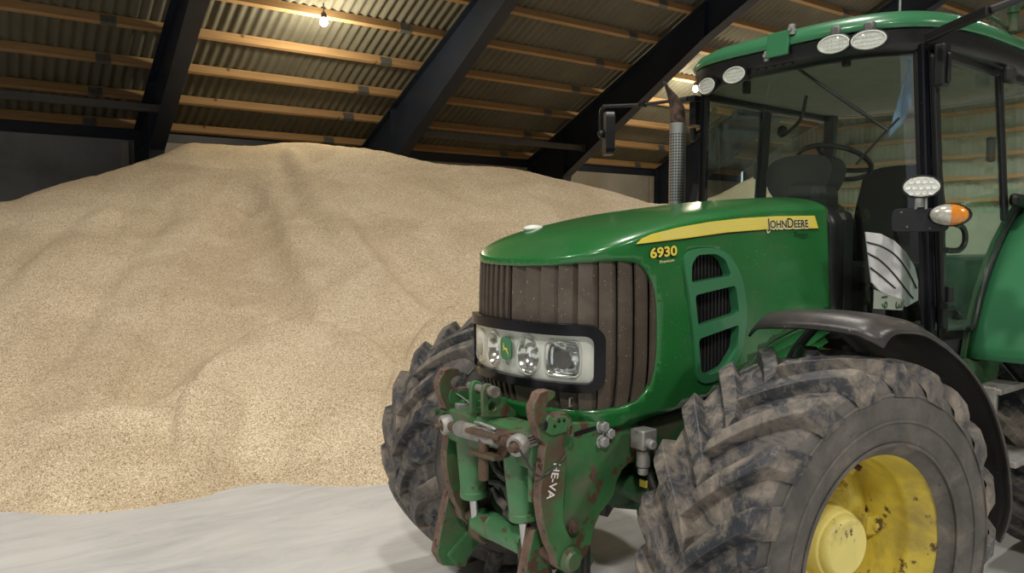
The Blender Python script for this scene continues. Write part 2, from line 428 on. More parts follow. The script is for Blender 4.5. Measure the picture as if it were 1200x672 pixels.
# ================================================================== HALL
SL = .44; Z0 = 4.0; YB = -17.2; RIDGE = 0.0
ANG = math.atan(SL); NRM = V(0, -math.sin(ANG), math.cos(ANG))
def roofz(y): return Z0+SL*(y-YB) if y <= RIDGE else Z0+SL*(RIDGE-YB)-SL*(y-RIDGE)
FRX = [-2.75-4.92*i for i in range(4)]
XA, XB = 14.0, -21.8
mb = MB(); mb.grid(lambda u, v: V(XA+6-(XA+6-XB)*u, YB-1+(37-(-1))*v, 0), 40, 30)
o = mb.build('floor', M['floor'], smooth=0, matrix=BM); tag(o, 'pale grey concrete floor of the grain hall', 'floor', kind='structure')
# far long wall: precast panels
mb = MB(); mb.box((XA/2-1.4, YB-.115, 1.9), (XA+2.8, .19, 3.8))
o = mb.build('wall_left', M['concrete_shaded'], smooth=0, bevel=.01, matrix=BM); tag(o, 'concrete wall panel with its bluish shade painted in, left of the foremost steel frame', 'wall', kind='structure')
mb = MB(); mb.box(((XB-2.8)/2, YB-.12, 1.9), (-2.8-XB, .2, 3.8))
o = mb.build('wall_back', M['concrete'], smooth=0, bevel=.01, matrix=BM); tag(o, 'concrete panel wall behind the grain heap', 'wall', kind='structure')
mb = MB(); mb.box(((XA+XB)/2, -YB+.12, 1.9), (XA-XB, .2, 3.8))
o = mb.build('wall_front', M['concrete'], smooth=0, matrix=BM); tag(o, 'concrete panel wall on the camera side', 'wall', kind='structure')
mb = MB(); mb.box(((XA+XB)/2, YB-.10, 4.05), (XA-XB, .06, .5))  # boards added over the eaves gap to keep sky light out
tag(mb.build('trim_9', M['navy'], smooth=0, matrix=BM), 'dark eaves board added to shut out sky light above the concrete wall', 'trim', kind='structure')
mb = MB(); mb.box(((XA+XB)/2, -YB+.10, 4.05), (XA-XB, .06, .5))
tag(mb.build('trim_10', M['navy'], smooth=0, matrix=BM), 'dark eaves board added to shut out sky light over the camera side wall', 'trim', kind='structure')
# pale posts closing the panel joints beside each frame
for i, x in enumerate(FRX[:4]):
    mb = MB(); mb.box((x+.17, YB+.03, 1.88), (.14, .10, 3.76))
    tag(mb.build('trim_%d' % (i+1), M['concrete'], smooth=0, bevel=.01, matrix=BM), 'pale concrete joint post beside a steel frame', 'trim', kind='structure')
# gable wall far down the hall
mb = MB(); mb.box((XB, 0, 1.25), (.2, 34.4, 2.5))
o = mb.build('wall_gable_base', M['concrete'], smooth=0, matrix=BM); tag(o, 'low concrete wall under the sheeted gable', 'wall', kind='structure')
mb = MB(); N = 34*24
def gfn(u, v):
    y = YB+34.4*u; return V(XB+.015*math.sin(2*pi*y/.16), y, 2.5+(roofz(y)+.25-2.5)*v)
mb.grid(gfn, N, 1)
o = mb.build('wall_gable', M['gable'], smooth=60, weld=0, matrix=BM); tag(o, 'pale corrugated sheet gable wall at the far end', 'wall', kind='structure')
for i in range(14):
    z = 2.85+.58*i; y0 = YB+max(0, (z-Z0)/SL)+.3; y1 = -y0
    mb = MB(); mb.box((XB+.12, 0, z), (.10, y1-y0, .10))
    tag(mb.build('gable_rail', M['timber'], smooth=0, matrix=BM), 'horizontal timber rail number %d up the pale gable wall' % (i+1) if 0 else 'horizontal timber rail on the pale gable wall seen through the cab', 'rail', 'timber rails on the gable wall')
# near gable with its open gate
mb = MB(); mb.prism([(YB, 0), (2, 0), (2, 5), (10, 5), (10, 0), (-YB, 0), (-YB, roofz(-YB)+.1), (0, roofz(0)+.1), (YB, roofz(YB)+.1)], lambda u, v, t: V(XA+t, u, v), 0, .15)
o = mb.build('wall_gate', M['gable'], smooth=0, matrix=BM); tag(o, 'sheeted gable wall with the open gate, behind the camera', 'wall', kind='structure')
# roof sheets
mb = MB(); pitch = .177; NX = int((XA-XB)/pitch)*6
def roof_fn(side):
    def fn(u, v):
        x = XA-(XA-XB)*u
        y = YB-.5+(RIDGE-YB+.5)*v
        z = Z0+SL*(y-YB)
        p = V(x, y, z)+NRM*(.185+.026*math.sin(2*pi*x/pitch))
        if side: p.y = 2*RIDGE-p.y
        return p
    return fn
mb.grid(roof_fn(0), NX, 3); mb.grid(roof_fn(1), int((XA-XB)), 1)
o = mb.build('ceiling', M['sheet'], smooth=70, weld=0, matrix=BM); tag(o, 'corrugated fibre cement roof sheets over the hall', 'roof', kind='structure')
# steel frames
def frame(i, x, label):
    mb = MB(); w = .27; tf = .022
    def dep(y): return .74+max(0, -.107*(y+11))
    ys = [YB+.02, -15.6, -13.5, -11, -8, -4, 0]
    top = [(y, roofz(y)-.01) for y in ys]
    kx = -15.75
    bot = [(y, roofz(y)-dep(y)) for y in reversed(ys) if y > kx]
    poly = top+bot+[(-16.65, 0.0), (YB+.02, 0.0)]
    mb.prism(poly, lambda u, v, t: V(x-w/2+t, u, v), -.008, .008)
    # flanges: outer, inner
    def flange(p, q, th=tf, wd=w):
        a = V(x-w/2, *p); b = V(x-w/2, *q); mb.beam(a, b, wd, th, V(0, 0, 1) if abs(p[0]-q[0]) > .2*abs(p[1]-q[1]) else V(0, 1, 0))
    for p, q in zip(top, top[1:]): flange(p, q)
    for p, q in zip(bot, bot[1:]): flange(p, q)
    flange(bot[-1], (-16.65, 0)); flange((YB+.03, 0), (YB+.03, roofz(YB)))
    # stiffeners across the web at the knee and the haunch end
    for y in (-15.6, -11.0, -8.0):
        zt = roofz(y); 
        mb.box((x-w/2, y, zt-dep(y)/2), (w-.02, .016, dep(y)-.03))
    # mirrored half beyond the ridge
    a = V(x-w/2, 0, roofz(0)-.38); b = V(x-w/2, 17.0, roofz(17)-.38); mb.beam(a, b, w, .72)
    mb.beam(V(x-w/2, 16.9, 0), V(x-w/2, 16.9, 4), w, .5, V(0, 1, 0))
    # bolts of the knee plate
    o = mb.build('steel_frame', M['navy'], smooth=0, matrix=BM)
    tag(o, label, 'roof beam', 'dark steel roof frames')
    bm2 = MB()
    for k in range(4):
        if i > 2: break
        bm2 = MB(); bm2.cyl((x-w/2+.008, -17.0, 3.9-.30*k), (x-w/2+.035, -17.0, 3.9-.30*k), .022, n=6)
        b = bm2.build('bolt', M['galv'], smooth=0); b.parent = o
    return o
FL = ['dark steel roof beam left of the hanging lamp, foremost of the frames', 'dark steel roof beam just right of the hanging lamp over the heap top',
      'broad dark steel roof beam rising behind the raised mirror arm', 'dark steel roof beam low behind the exhaust stack, mostly hidden by the cab']
for i, x in enumerate(FRX):
    o = frame(i, x, FL[i] if i < 4 else 'dark steel roof frame far down the hall behind the cab')
    if i >= 4: o['group'] = 'far steel frames behind the cab'
# timber purlins
ORD = ['lowest timber purlin, next above the concrete wall', 'second timber purlin up from the concrete wall', 'third timber purlin up from the concrete wall', 'fourth timber purlin up from the concrete wall',
       'fifth timber purlin up from the concrete wall', 'sixth timber purlin up from the concrete wall', 'seventh timber purlin up from the concrete wall', 'eighth timber purlin up from the concrete wall',
       'ninth timber purlin up from the concrete wall', 'tenth timber purlin up from the concrete wall', 'eleventh timber purlin up from the concrete wall', 'twelfth timber purlin up from the concrete wall, topmost in view']
rot = Matrix.Rotation(ANG, 3, 'X')
for k in range(12):
    y = -17.13+.962*k; z = roofz(y)
    x0, x1 = 6.0, XB+.2; c = V((x0+x1)/2, y, z)+NRM*.085
    mb = MB(); mb.box(V(0, 0, 0), (x0-x1, .085, .168), None)
    o = mb.build('timber_purlin', M['timber'], smooth=0, bevel=.006)
    o.matrix_world = BM @ Matrix.Translation(c) @ rot.to_4x4()
    tag(o, ORD[k], 'purlin', 'timber purlins under the roof sheets')
    for j, fx in enumerate(FRX[:4]):
        xx = fx+.78+.05*math.sin(k*3+j)-c.x
        mb = MB(); mb.box((xx, 0, -.02), (.24, .097, .14)); 
        b = mb.build('joint_plate', M['galv'], smooth=0); b.parent = o
# horizontal tubes between frames
for (xa, xb, lab) in ((2.1, FRX[0]-.135, 'grey steel tie tube running in from the left edge'), (FRX[1]-.15, FRX[2]-.135, 'grey steel tie tube above the right flank of the heap')):
    mb = MB(); mb.box(((xa+xb)/2, -15.0, 4.12), (abs(xa-xb), .13, .13))
    for xx in (xa, xb): mb.box((xx+(.008 if xx == xb else -.008), -15.0, 4.12), (.016, .2, .2))
    tag(mb.build('tie_tube', M['strutgrey'], smooth=0, bevel=.012, matrix=BM), lab, 'tie beam', 'steel tie tubes')
# hanging lamps
def lamp(x, y, label, power):
    zt = roofz(y); root = empty('hanging_lamp', BW(x, y, zt)); tag(root, label, 'lamp', 'hall lamps')
    mb = MB(); mb.cyl((0, 0, 0), (0, 0, -.16), .012, n=8); mb.lathe((0, 0, -.16), (0, 0, -1), [(0, 0), (.035, 0), (.05, .03), (.05, .09), (.03, .10)], 16); mb.build('cord', M['galv'], root)
    mb = MB(); mb.lathe((0, 0, -.25), (0, 0, -1), [(.0, -.01), (.03, 0), (.058, .035), (.068, .075), (.058, .115), (.03, .14), (0, .147)], 20); mb.build('globe', M['bulb'], root)
    l = bpy.data.lights.new('globe_light', 'POINT'); l.energy = power; l.color = (1, .86, .60); l.shadow_soft_size = .12
    lo = bpy.data.objects.new('globe_light', l); COL.objects.link(lo); lo.parent = root; lo.location = (0, 0, -.62)
lamp(-5.12, -12.95, 'lit lamp hanging from a purlin above the heap top', 160)
lamp(-14.68, -13.05, 'lit lamp peeking out between mirror bracket and cab roof', 130)
def hall_light(x, y, power, col=(1, .95, .87), size=.40, z=None):
    l = bpy.data.lights.new('hall_light', 'SPOT'); l.energy = power; l.color = col; l.shadow_soft_size = size; l.spot_size = math.radians(138); l.spot_blend = .5
    o = bpy.data.objects.new('hall_light', l); COL.objects.link(o); o.location = BW(x, y, z or roofz(y)-.9)
HL = [(4.5, -3, .95), (-5, -4, .45), (-15, -4, .9), (4.0, 5, 1.45), (-6, 6, .9), (-16, 6, .9), (-17, -10, .5), (9, -12, .6), (-.8, -.8, .75)]
for x, y, k in HL: hall_light(x, y, 1500*k)

# ================================================================== GRAIN HEAP
HZ = 336-F*math.tan(.0577)
TOE = [(-200, 612), (0, 603), (50, 607), (110, 604), (150, 600), (190, 593), (230, 586), (270, 574), (310, 569), (350, 571), (390, 573), (430, 572), (470, 567), (520, 560), (1200, 540)]
RDG = [(-200, 262), (0, 240), (21, 236), (71, 218), (125, 204), (154, 195), (193, 183), (221, 171), (250, 171), (296, 174), (336, 169), (364, 170), (420, 174), (439, 176), (477, 184), (508, 191), (535, 195), (601, 199), (655, 211), (694, 220), (737, 232), (764, 240), (800, 240), (835, 232), (870, 214), (895, 203), (912, 203), (932, 226), (965, 256), (1000, 268), (1100, 280)]
TW = [(0, 603), (150, 600)]
dirh = V(math.cos(YAW), math.sin(YAW), 0)
def ground(c, d): return V(CAM.x, CAM.y, 0)+(dirh*1+R_*((c-600)/F))*d
BI = BM.inverted()
def dtoe(c):
    d = 1.74*F/(sinterp(c, TOE)-HZ)
    q = dirh+R_*((c-600)/F)
    if c > 470:
        d2 = (-2.35-CAM.y)/q.y; d = max(d, d2) if c > 540 else d+(max(d, d2)-d)*(c-470)/70
    return d
def base_h(c, d):
    dt = dtoe(c); m = .47; e = (HZ-sinterp(c, RDG))/F
    dr = (1.74+m*dt)/(m-e)
    r = m*(d-dt)
    zr = 1.74+e*dr
    fall = zr+.02-.06*max(0, d-dr)-.12*max(0, d-dr-1.0)
    k = .22
    a, b = r, fall+.055
    if c > 960: b = b*max(0, 1-((c-960)/130))-.02
    h = max(k-abs(a-b), 0)/k
    return min(a, b)-h*h*k*.25
# slips and tongues on the heap face, laid out on the ground as polygons
def g2(c, y, zz=None):
    """ground position on the smooth heap face seen at a photo pixel"""
    dt = dtoe(c); d = dt
    e = (HZ-y)/F
    lo, hi = dt, 16
    d = (1.74+.47*dt)/(.47-e) if e < .46 else dt
    p = ground(c, max(d, dt)); return (p.x, p.y)
LOBES = [  # outline in photo pixels, height, edge width
    (sp2([g2(*p) for p in ((200, 585), (212, 470), (250, 425), (300, 396), (350, 386), (400, 394), (452, 418), (480, 470), (470, 560), (330, 565))], 5), .20, .16),
    (sp2([g2(*p) for p in ((-60, 598), (-40, 515), (60, 505), (150, 500), (245, 499), (285, 510), (268, 560), (210, 588), (80, 603))], 5), .16, .14),
    (sp2([g2(*p) for p in ((450, 560), (462, 450), (490, 392), (530, 376), (580, 385), (620, 430), (600, 500))], 5), .18, .16),
    (sp2([g2(*p) for p in ((-120, 480), (-40, 380), (40, 300), (110, 245), (150, 240), (100, 330), (30, 440), (-40, 520))], 5), .10, .4),
    (sp2([g2(*p) for p in ((330, 190), (345, 176), (375, 200), (430, 280), (480, 340), (540, 385), (500, 380), (420, 330), (360, 250))], 5), .11, .4),
]
SCOOPS = [
    (sp2([g2(*p) for p in ((262, 232), (318, 232), (345, 300), (370, 372), (290, 392), (210, 452), (150, 490), (105, 495), (150, 400), (215, 300))], 5), -.16, .3),
    (sp2([g2(*p) for p in ((268, 222), (300, 215), (318, 226), (300, 240), (272, 240))], 5), -.12, .3),
    (sp2([g2(*p) for p in ((395, 235), (440, 250), (520, 330), (560, 370), (520, 372), (450, 320))], 5), -.11, .4),
    (sp2([g2(*p) for p in ((95, 330), (150, 270), (200, 230), (215, 250), (150, 330), (80, 420), (50, 420))], 5), -.09, .4),
]
def pdist(p, poly):
    best = 1e9
    x, y = p
    for i in range(len(poly)):
        x0, y0 = poly[i-1]; x1, y1 = poly[i]
        dx, dy = x1-x0, y1-y0; L = dx*dx+dy*dy
        t = max(0, min(1, ((x-x0)*dx+(y-y0)*dy)/L)) if L else 0
        q = (x-x0-t*dx)**2+(y-y0-t*dy)**2
        if q < best: best = q
    return math.sqrt(best)
BB = [(min(p[0] for p in l[0]), max(p[0] for p in l[0]), min(p[1] for p in l[0]), max(p[1] for p in l[0])) for l in LOBES+SCOOPS]
def heap_z(c, d):
    p = ground(c, d); h = base_h(c, d); dt = dtoe(c)
    fade = max(0, min(1, (d-dt)/.7))
    n1 = noise.noise(V(p.x*.45, p.y*.45, 3.1)); n2 = noise.noise(V(p.x*1.6, p.y*1.6, 8.2)); n3 = noise.noise(V(p.x*6, p.y*6, 1.2))
    tr = noise.noise(V((p.x*.8-p.y*.25)*1.4, 5, 2.2))   # run-out streaks down the slope
    ridge_fade = max(.25, min(1, (zr_gap(c, d))/1.2))
    z = h+fade*ridge_fade*(.10*n1+.035*n2+.05*tr)+.012*n3*fade+.010*noise.noise(V(p.x*14, p.y*14, 4.4))*fade
    z += fade*.016*noise.noise(V(p.x*1.3+p.y*.6, d*4.2, 6.6))*max(0, min(1, .5+1.5*noise.noise(V(p.x*.35, p.y*.35, 9.))))
    for (poly, ht, ew), bb in zip(LOBES+SCOOPS, BB):
        if bb[0] <= p.x <= bb[1] and bb[2] <= p.y <= bb[3] and inside((p.x, p.y), poly):
            t = min(1, pdist((p.x, p.y), poly)/ew); z += ht*(1-(1-t)**2)*min(1, fade+.15)
    return z
def zr_gap(c, d):
    m = .47; e = (HZ-sinterp(c, RDG))/F; dr = (1.74+m*dtoe(c))/(m-e); return abs(d-dr)
cs = [-520+6.0*i for i in range(int(1620/6)+1)]
mb = MB(); rows = []; ND = 150
for c in cs:
    q = BI.to_3x3() @ (dirh+R_*((c-600)/F)); dmax = (-17.08)/q.y
    if q.y > -.3: dmax = 17.08/.3
    dmax = min(dmax, 24)
    dt = dtoe(c); col = []
    for j in range(ND+1):
        t = j/ND; d = dt-.05+(dmax-dt+.05)*(t**1.35)
        p = ground(c, d); z = heap_z(c, d) if j else -.03
        if j and j < 5: z = max(z, .004*j)
        col.append(mb.bm.verts.new((p.x, p.y, max(z, -.03))))
    rows.append(col)
for A, B in zip(rows, rows[1:]):
    for j in range(ND): mb.bm.faces.new([A[j], B[j], B[j+1], A[j+1]])
o = mb.build('grain_heap', M['grain'], smooth=180, weld=0)
tag(o, 'huge heap of loose beige grain piled against the concrete wall', 'grain heap', kind='stuff')

# ================================================================== TRACTOR
T = empty('tractor', (0, 0, 0))
tag(T, 'green farm tractor with yellow wheel rims and front linkage, parked before the grain heap', 'tractor')
# ---- hood surface: s runs along the outline from the nose centre, z is height
OUT = spline([V(.82, 0, 0), V(.812, .12, 0), V(.787, .23, 0), V(.742, .315, 0), V(.672, .378, 0), V(.575, .41, 0), V(.44, .42, 0), V(.15, .42, 0), V(-.2, .42, 0), V(-.5, .42, 0), V(-.775, .42, 0)], 12)
ARC = [0]
for a, b in zip(OUT, OUT[1:]): ARC.append(ARC[-1]+(b-a).length)
SMAX = ARC[-1]
def outl(s):
    a = min(abs(s), SMAX-1e-6)
    lo, hi = 0, len(ARC)-1
    while hi-lo > 1:
        m = (lo+hi)//2
        if ARC[m] <= a: lo = m
        else: hi = m
    t = (a-ARC[lo])/(ARC[hi]-ARC[lo])
    p = OUT[lo].lerp(OUT[hi], t); d = (OUT[hi]-OUT[lo]).normalized(); n = V(-d.y, d.x, 0)*-1
    n = V(d.y, -d.x, 0); n = n if n.x*1+n.y*1 > 0 else -n
    if s < 0: p = V(p.x, -p.y, 0); n = V(n.x, -n.y, 0)
    return p, n
S44 = min(ARC[i] for i in range(len(ARC)) if OUT[i].x <= .44+1e-6)
def s_of_x(x): return S44+(.44-x)
def zs(x): return sinterp(x, [(-.8, 1.885), (-.4, 1.868), (0, 1.84), (.3, 1.80), (.5, 1.757), (.68, 1.705), (.82, 1.672)])
def zc(x): return sinterp(x, [(-.8, 1.968), (-.4, 1.938), (-.13, 1.908), (.15, 1.872), (.4, 1.825), (.65, 1.775), (.82, 1.70)])
def zb(x): return sinterp(x, [(-.8, 1.43), (-.65, 1.385), (-.45, 1.345), (-.28, 1.30), (-.12, 1.225), (.05, 1.14), (.3, 1.085), (.55, 1.055), (.82, 1.04)])
def HS(s, z, off=0):
    p, n = outl(s)
    k = max(0, (1.32-z)/.28); q = -.055*k*k*max(0, min(1, (p.x+.1)/.5))
    q -= .012*max(0, (z-1.45)/.3)**2
    p = p+n*(off+q); p.z = z; return p
def loft_outline():
    n = 150; ss = [-SMAX+2*SMAX*i/n for i in range(n+1)]
    return ss
SS = loft_outline()
GRILLE = sp2([(-.655, 1.40), (-.64, 1.56), (-.575, 1.652), (-.45, 1.672), (-.2, 1.655), (0, 1.65), (.2, 1.655), (.45, 1.672), (.575, 1.652), (.64, 1.56), (.655, 1.40), (.645, 1.25), (.60, 1.165), (.50, 1.13), (.25, 1.118), (0, 1.115), (-.25, 1.118), (-.50, 1.13), (-.60, 1.165), (-.645, 1.25)], 6)
gs = s_of_x(.437)/.655
GRILLE = [(s*gs, z) for s, z in GRILLE]
VENT_O = [(.295, 1.658), (.266, 1.702), (.166, 1.717), (.061, 1.707), (-.016, 1.66), (-.075, 1.57), (-.101, 1.444), (-.082, 1.321), (-.017, 1.224), (.091, 1.181), (.175, 1.182), (.212, 1.227), (.239, 1.373), (.273, 1.543)]
VENT_O = [(s_of_x(x), z) for x, z in sp2(VENT_O, 5)]
OPEN = [[(.258, 1.581), (.253, 1.655), (.215, 1.69), (.103, 1.694), (.045, 1.672), (.004, 1.604)], [(.236, 1.534), (-.022, 1.563), (-.048, 1.448), (.216, 1.408)], [(.212, 1.360), (-.048, 1.400), (-.04, 1.305), (.03, 1.232), (.13, 1.208), (.192, 1.228)]]
def roundp(poly, r=.018, n=3):
    out = []
    for i in range(len(poly)):
        a, b, c = (V(*poly[i-1], 0), V(*poly[i], 0), V(*poly[(i+1) % len(poly)], 0))
        p = b+(a-b).normalized()*min(r, (a-b).length*.45); q = b+(c-b).normalized()*min(r, (c-b).length*.45)
        for j in range(n+1):
            t = j/n; w = p*(1-t)**2+b*2*t*(1-t)+q*t*t; out.append((w.x, w.y))
    return out
OPEN = [roundp([(s_of_x(x), z) for x, z in o]) for o in OPEN]
cen = (sum(p[0] for p in VENT_O)/len(VENT_O), sum(p[1] for p in VENT_O)/len(VENT_O))
VENT_H = [(cen[0]+(s-cen[0])*.93, cen[1]+(z-cen[1])*.95) for s, z in VENT_O]
bot = [(s, zb(outl(s)[0].x)) for s in SS]; top = [(s, zs(outl(s)[0].x)) for s in reversed(SS)]
outer = bot+top
extra = [(-SMAX+.02+i*.035, 1.03+j*.035) for i in range(int(2*SMAX/.035)) for j in range(26)]
def near_edge(p):
    x = outl(p[0])[0].x
    return zb(x)+.012 < p[1] < zs(x)-.012
extra = [p for p in extra if near_edge(p)]
VH2 = [(-s, z) for s, z in reversed(VENT_H)]
tri, P = cdt(outer, [GRILLE, VENT_H, VH2], extra)
mb = MB()
vs = [mb.bm.verts.new(HS(s, z)) for s, z in P]
for t in tri:
    try: mb.bm.faces.new([vs[i] for i in t])
    except ValueError: pass
# top cap
SPX = .40
def cap(s, lam):
    p = HS(s, zs(outl(s)[0].x)); sp = V(min(p.x, SPX), 0, 0)
    x = sp.x+(p.x-sp.x)*lam; y = p.y*lam
    z = p.z+(zc(x)-p.z)*0
    top_z = zc(x); h = (1-lam**2.6)**(1/2.0)
    return V(x, y, p.z+(top_z-p.z)*h)
LAM = [1, .995, .985, .965, .93, .88, .80, .70, .58, .45, .3, .15, 0]
rows = [[mb.bm.verts.new(cap(s, l)) for l in LAM] for s in SS]
for A, B in zip(rows, rows[1:]):
    for j in range(len(LAM)-1):
        try: mb.bm.faces.new([A[j], B[j], B[j+1], A[j+1]])
        except ValueError: pass
bmesh.ops.remove_doubles(mb.bm, verts=mb.bm.verts, dist=.0004)
hood = mb.build('hood', M['green'], T, smooth=42, solid=.022)
hood['label'] = 'green bonnet with yellow side stripe'
# grille: screen behind, slats in front
mb = MB()
GS2 = [(s*1.03, 1.39+(z-1.39)*1.05) for s, z in GRILLE]
ex = [(-.66*gs+i*.03, 1.1+j*.05) for i in range(46) for j in range(12)]
tri, P = cdt(GS2, [], ex)
vs = [mb.bm.verts.new(HS(s, z, -.075)) for s, z in P]
for t in tri: mb.bm.faces.new([vs[i] for i in t])
grille = mb.build('grille_screen', M['mesh'], T, smooth=60)
mb = MB()
def gspan(s):
    zsx = [];
    for (a, b), (c, d) in zip(GRILLE, GRILLE[1:]+GRILLE[:1]):
        if (a-s)*(c-s) < 0: zsx.append(b+(d-b)*(s-a)/(c-a))
    return (min(zsx), max(zsx)) if len(zsx) >= 2 else None
def slat(s0, s1, th=.006, dep=.026):
    sm = (s0+s1)/2; sp = gspan(max(-.640*gs, min(.640*gs, s0)))
    if not sp: return
    spans = [(sp[0]-.015, sp[1]+.015)]
    if -SH-.03 < sm < SH+.02: spans = [(sp[0]-.015, HZ0-.02), (HZ1+.02, sp[1]+.015)]
    for z0, z1 in spans:
        nz = 10
        def ring(z): return [HS(s0, z, -.004), HS(s0, z, -.004-th*2), HS(s1, z, -dep-th), HS(s1, z, -dep), HS((s0*.3+s1*.7), z, -.004-(dep-.004)*.45)]
        R = [[mb.bm.verts.new(p) for p in ring(z0+(z1-z0)*i/nz)] for i in range(nz+1)]
        for A, B in zip(R, R[1:]):
            for j in range(5): mb.bm.faces.new([A[j], A[(j+1) % 5], B[(j+1) % 5], B[j]])
        mb.bm.faces.new(R[0]); mb.bm.faces.new(R[-1][::-1])
SH = .395; HZ0, HZ1 = 1.228, 1.402
x = .012
while x < .66*gs: slat(x, x+.0745, dep=.034 if x < .28 else .022); x += .078
x = -.012
while x > -.66*gs: slat(x, x-.024, dep=.006); x -= .040
mb.build('grille', M['grille'], T, smooth=25)
# small latch loop at the grille foot
mb = MB(); g0 = at(664, 474, 'y', .25)
c0 = HS(.30, 1.14, .004)
mb.tube([c0+V(0, 0, .03), c0+V(.015, .004, .03), c0+V(.018, .005, 0), c0+V(0, 0, 0)], .004, 6, smooth=0); mb.build('grille_latch', M['steel'], T)
# ---- headlight strip across the nose
def sz_prism(mb, poly, o0, o1, holes=(), side=1, mi=0, step=.03):
    """extrude an outline laid on the hood surface from offset o0 to o1, following the curve"""
    mn = min(p[0] for p in poly); mx = max(p[0] for p in poly); zn = min(p[1] for p in poly); zx = max(p[1] for p in poly)
    ex = [(mn+i*step+.003, zn+j*step+.004) for i in range(int((mx-mn)/step)+1) for j in range(int((zx-zn)/step)+1)]
    def fine(lp):
        out = []
        for (a, b), (c, d) in zip(lp, lp[1:]+lp[:1]):
            k = max(1, int(abs(c-a)/.03)); out += [(a+(c-a)*i/k, b+(d-b)*i/k) for i in range(k)]
        return out
    poly = fine(poly); holes = [fine(h) for h in holes]
    tri, P = cdt(poly, holes, ex)
    A = [mb.bm.verts.new(HS(s*side, z, o0)) for s, z in P]; B = [mb.bm.verts.new(HS(s*side, z, o1)) for s, z in P]
    for t in tri:
        mb.bm.faces.new([A[i] for i in t[::-1]]).material_index = mi; mb.bm.faces.new([B[i] for i in t]).material_index = mi
    off = 0
    for lp in [poly]+holes:
        n = len(lp)
        for i in range(n):
            try: mb.bm.faces.new([A[off+i], A[off+(i+1) % n], B[off+(i+1) % n], B[off+i]]).material_index = mi
            except ValueError: pass
        off += n
BOWLS = ((-.115, .050, .070, False), (.105, .058, .072, False), (.265, .068, .064, True), (-.265, .068, .064, True))
mb = MB()
sz_prism(mb, rrect(-SH-.012, HZ0-.034, SH+.026, HZ1+.042, .062, 6), -.03, .026, [rrect(-SH+.02, HZ0, SH-.012, HZ1, .03, 6)])
hl = mb.build('headlight', M['black_g'], T, smooth=40, bevel=.008, seg=3); hl['label'] = 'black framed headlight strip across the grille'
mb = MB(); sz_prism(mb, rrect(-SH+.01, HZ0-.01, SH+.0, HZ1+.01, .03, 6), -.012, -.006, [ell(s, 1.315, a*.97, b*.97, 28) if not k else rrect(s-a*1.08, 1.315-b*1.08, s+a*1.08, 1.315+b*1.08, .03, 5) for s, a, b, k in BOWLS]); mb.build('headlight_housing', M['lamp_white'], hl, smooth=50)
mb = MB(); sz_prism(mb, rrect(-SH+.012, HZ0-.006, SH-.004, HZ1+.006, .03, 6), .004, .009); mb.build('headlight_lens', M['lens'], hl, smooth=60)
def bowl(s, zc_, a, b, sq=False):
    p, n = outl(s); n = n.normalized(); tz = V(0, 0, 1); tx = V(-n.y, n.x, 0)*(1 if True else 1)
    mb = MB(); o = HS(s, zc_, 0); prof = [(1.0, -.004), (.94, -.006), (.8, -.028), (.55, -.045), (.3, -.05), (.22, -.03), (0, -.026)]
    N = 28
    def fn(u, v):
        i = v*(len(prof)-1); k = min(int(i), len(prof)-2); r = prof[k][0]+(prof[k+1][0]-prof[k][0])*(i-k); d = prof[k][1]+(prof[k+1][1]-prof[k][1])*(i-k)
        t = 2*pi*u; c, s_ = math.cos(t), math.sin(t)
        if sq: m = 1/max(abs(c), abs(s_))**.75; c *= m; s_ *= m
        return o+tx*c*a*r+tz*s_*b*r+n*d
    mb.grid(fn, N, len(prof)-1, 0, True); mb.build('headlight_bowl', M['reflector'], hl, smooth=50)
    mb = MB()
    def rim(u, v):
        t = 2*pi*u; q = 2*pi*v; c, s_ = math.cos(t), math.sin(t)
        if sq: m = 1/max(abs(c), abs(s_))**.75; c *= m; s_ *= m
        r = 1.06+.045*math.cos(q); return o+tx*c*a*r+tz*s_*b*r+n*(-.008+.008*math.sin(q))
    mb.grid(rim, N, 8, 0, True); mb.build('bowl_rim', M['lamp_white'], hl, smooth=60)
for s, a, b, sq in BOWLS: bowl(s, 1.315, a, b, sq)
mb = MB(); p, n = outl(.265); o = HS(.265, 1.31, -.012); mb.lathe(o, n, [(0, 0), (.034, 0), (.036, .006), (.030, .012), (0, .013)], 20); mb.build('driving_lamp', M['interior'], hl)
# emblem: small green shield with a yellow leaping deer
sz_e = -.004
mb = MB(); sz_prism(mb, rrect(sz_e-.034, 1.285, sz_e+.034, 1.372, .022, 5), .010, .014); em = mb.build('emblem', M['green_l'], hl, smooth=40); em['label'] = 'small green shield emblem with yellow deer'
deer = [(-.9, -.55), (-.55, -.2), (-.6, .1), (-.35, .25), (.2, .2), (.45, .5), (.35, .95), (.5, .6), (.62, 1.0), (.62, .6), (.95, .45), (.65, .35), (.5, .0), (.95, -.25), (.6, -.15), (.25, -.05), (-.2, -.02), (-.3, -.25), (-.6, -.45), (-.85, -.95), (-.7, -.5)]
mb = MB(); sz_prism(mb, [(sz_e-u*.020, 1.325+v*.026) for u, v in deer], .014, .0155); mb.build('emblem_deer', M['yellow_s'], hl, smooth=0)
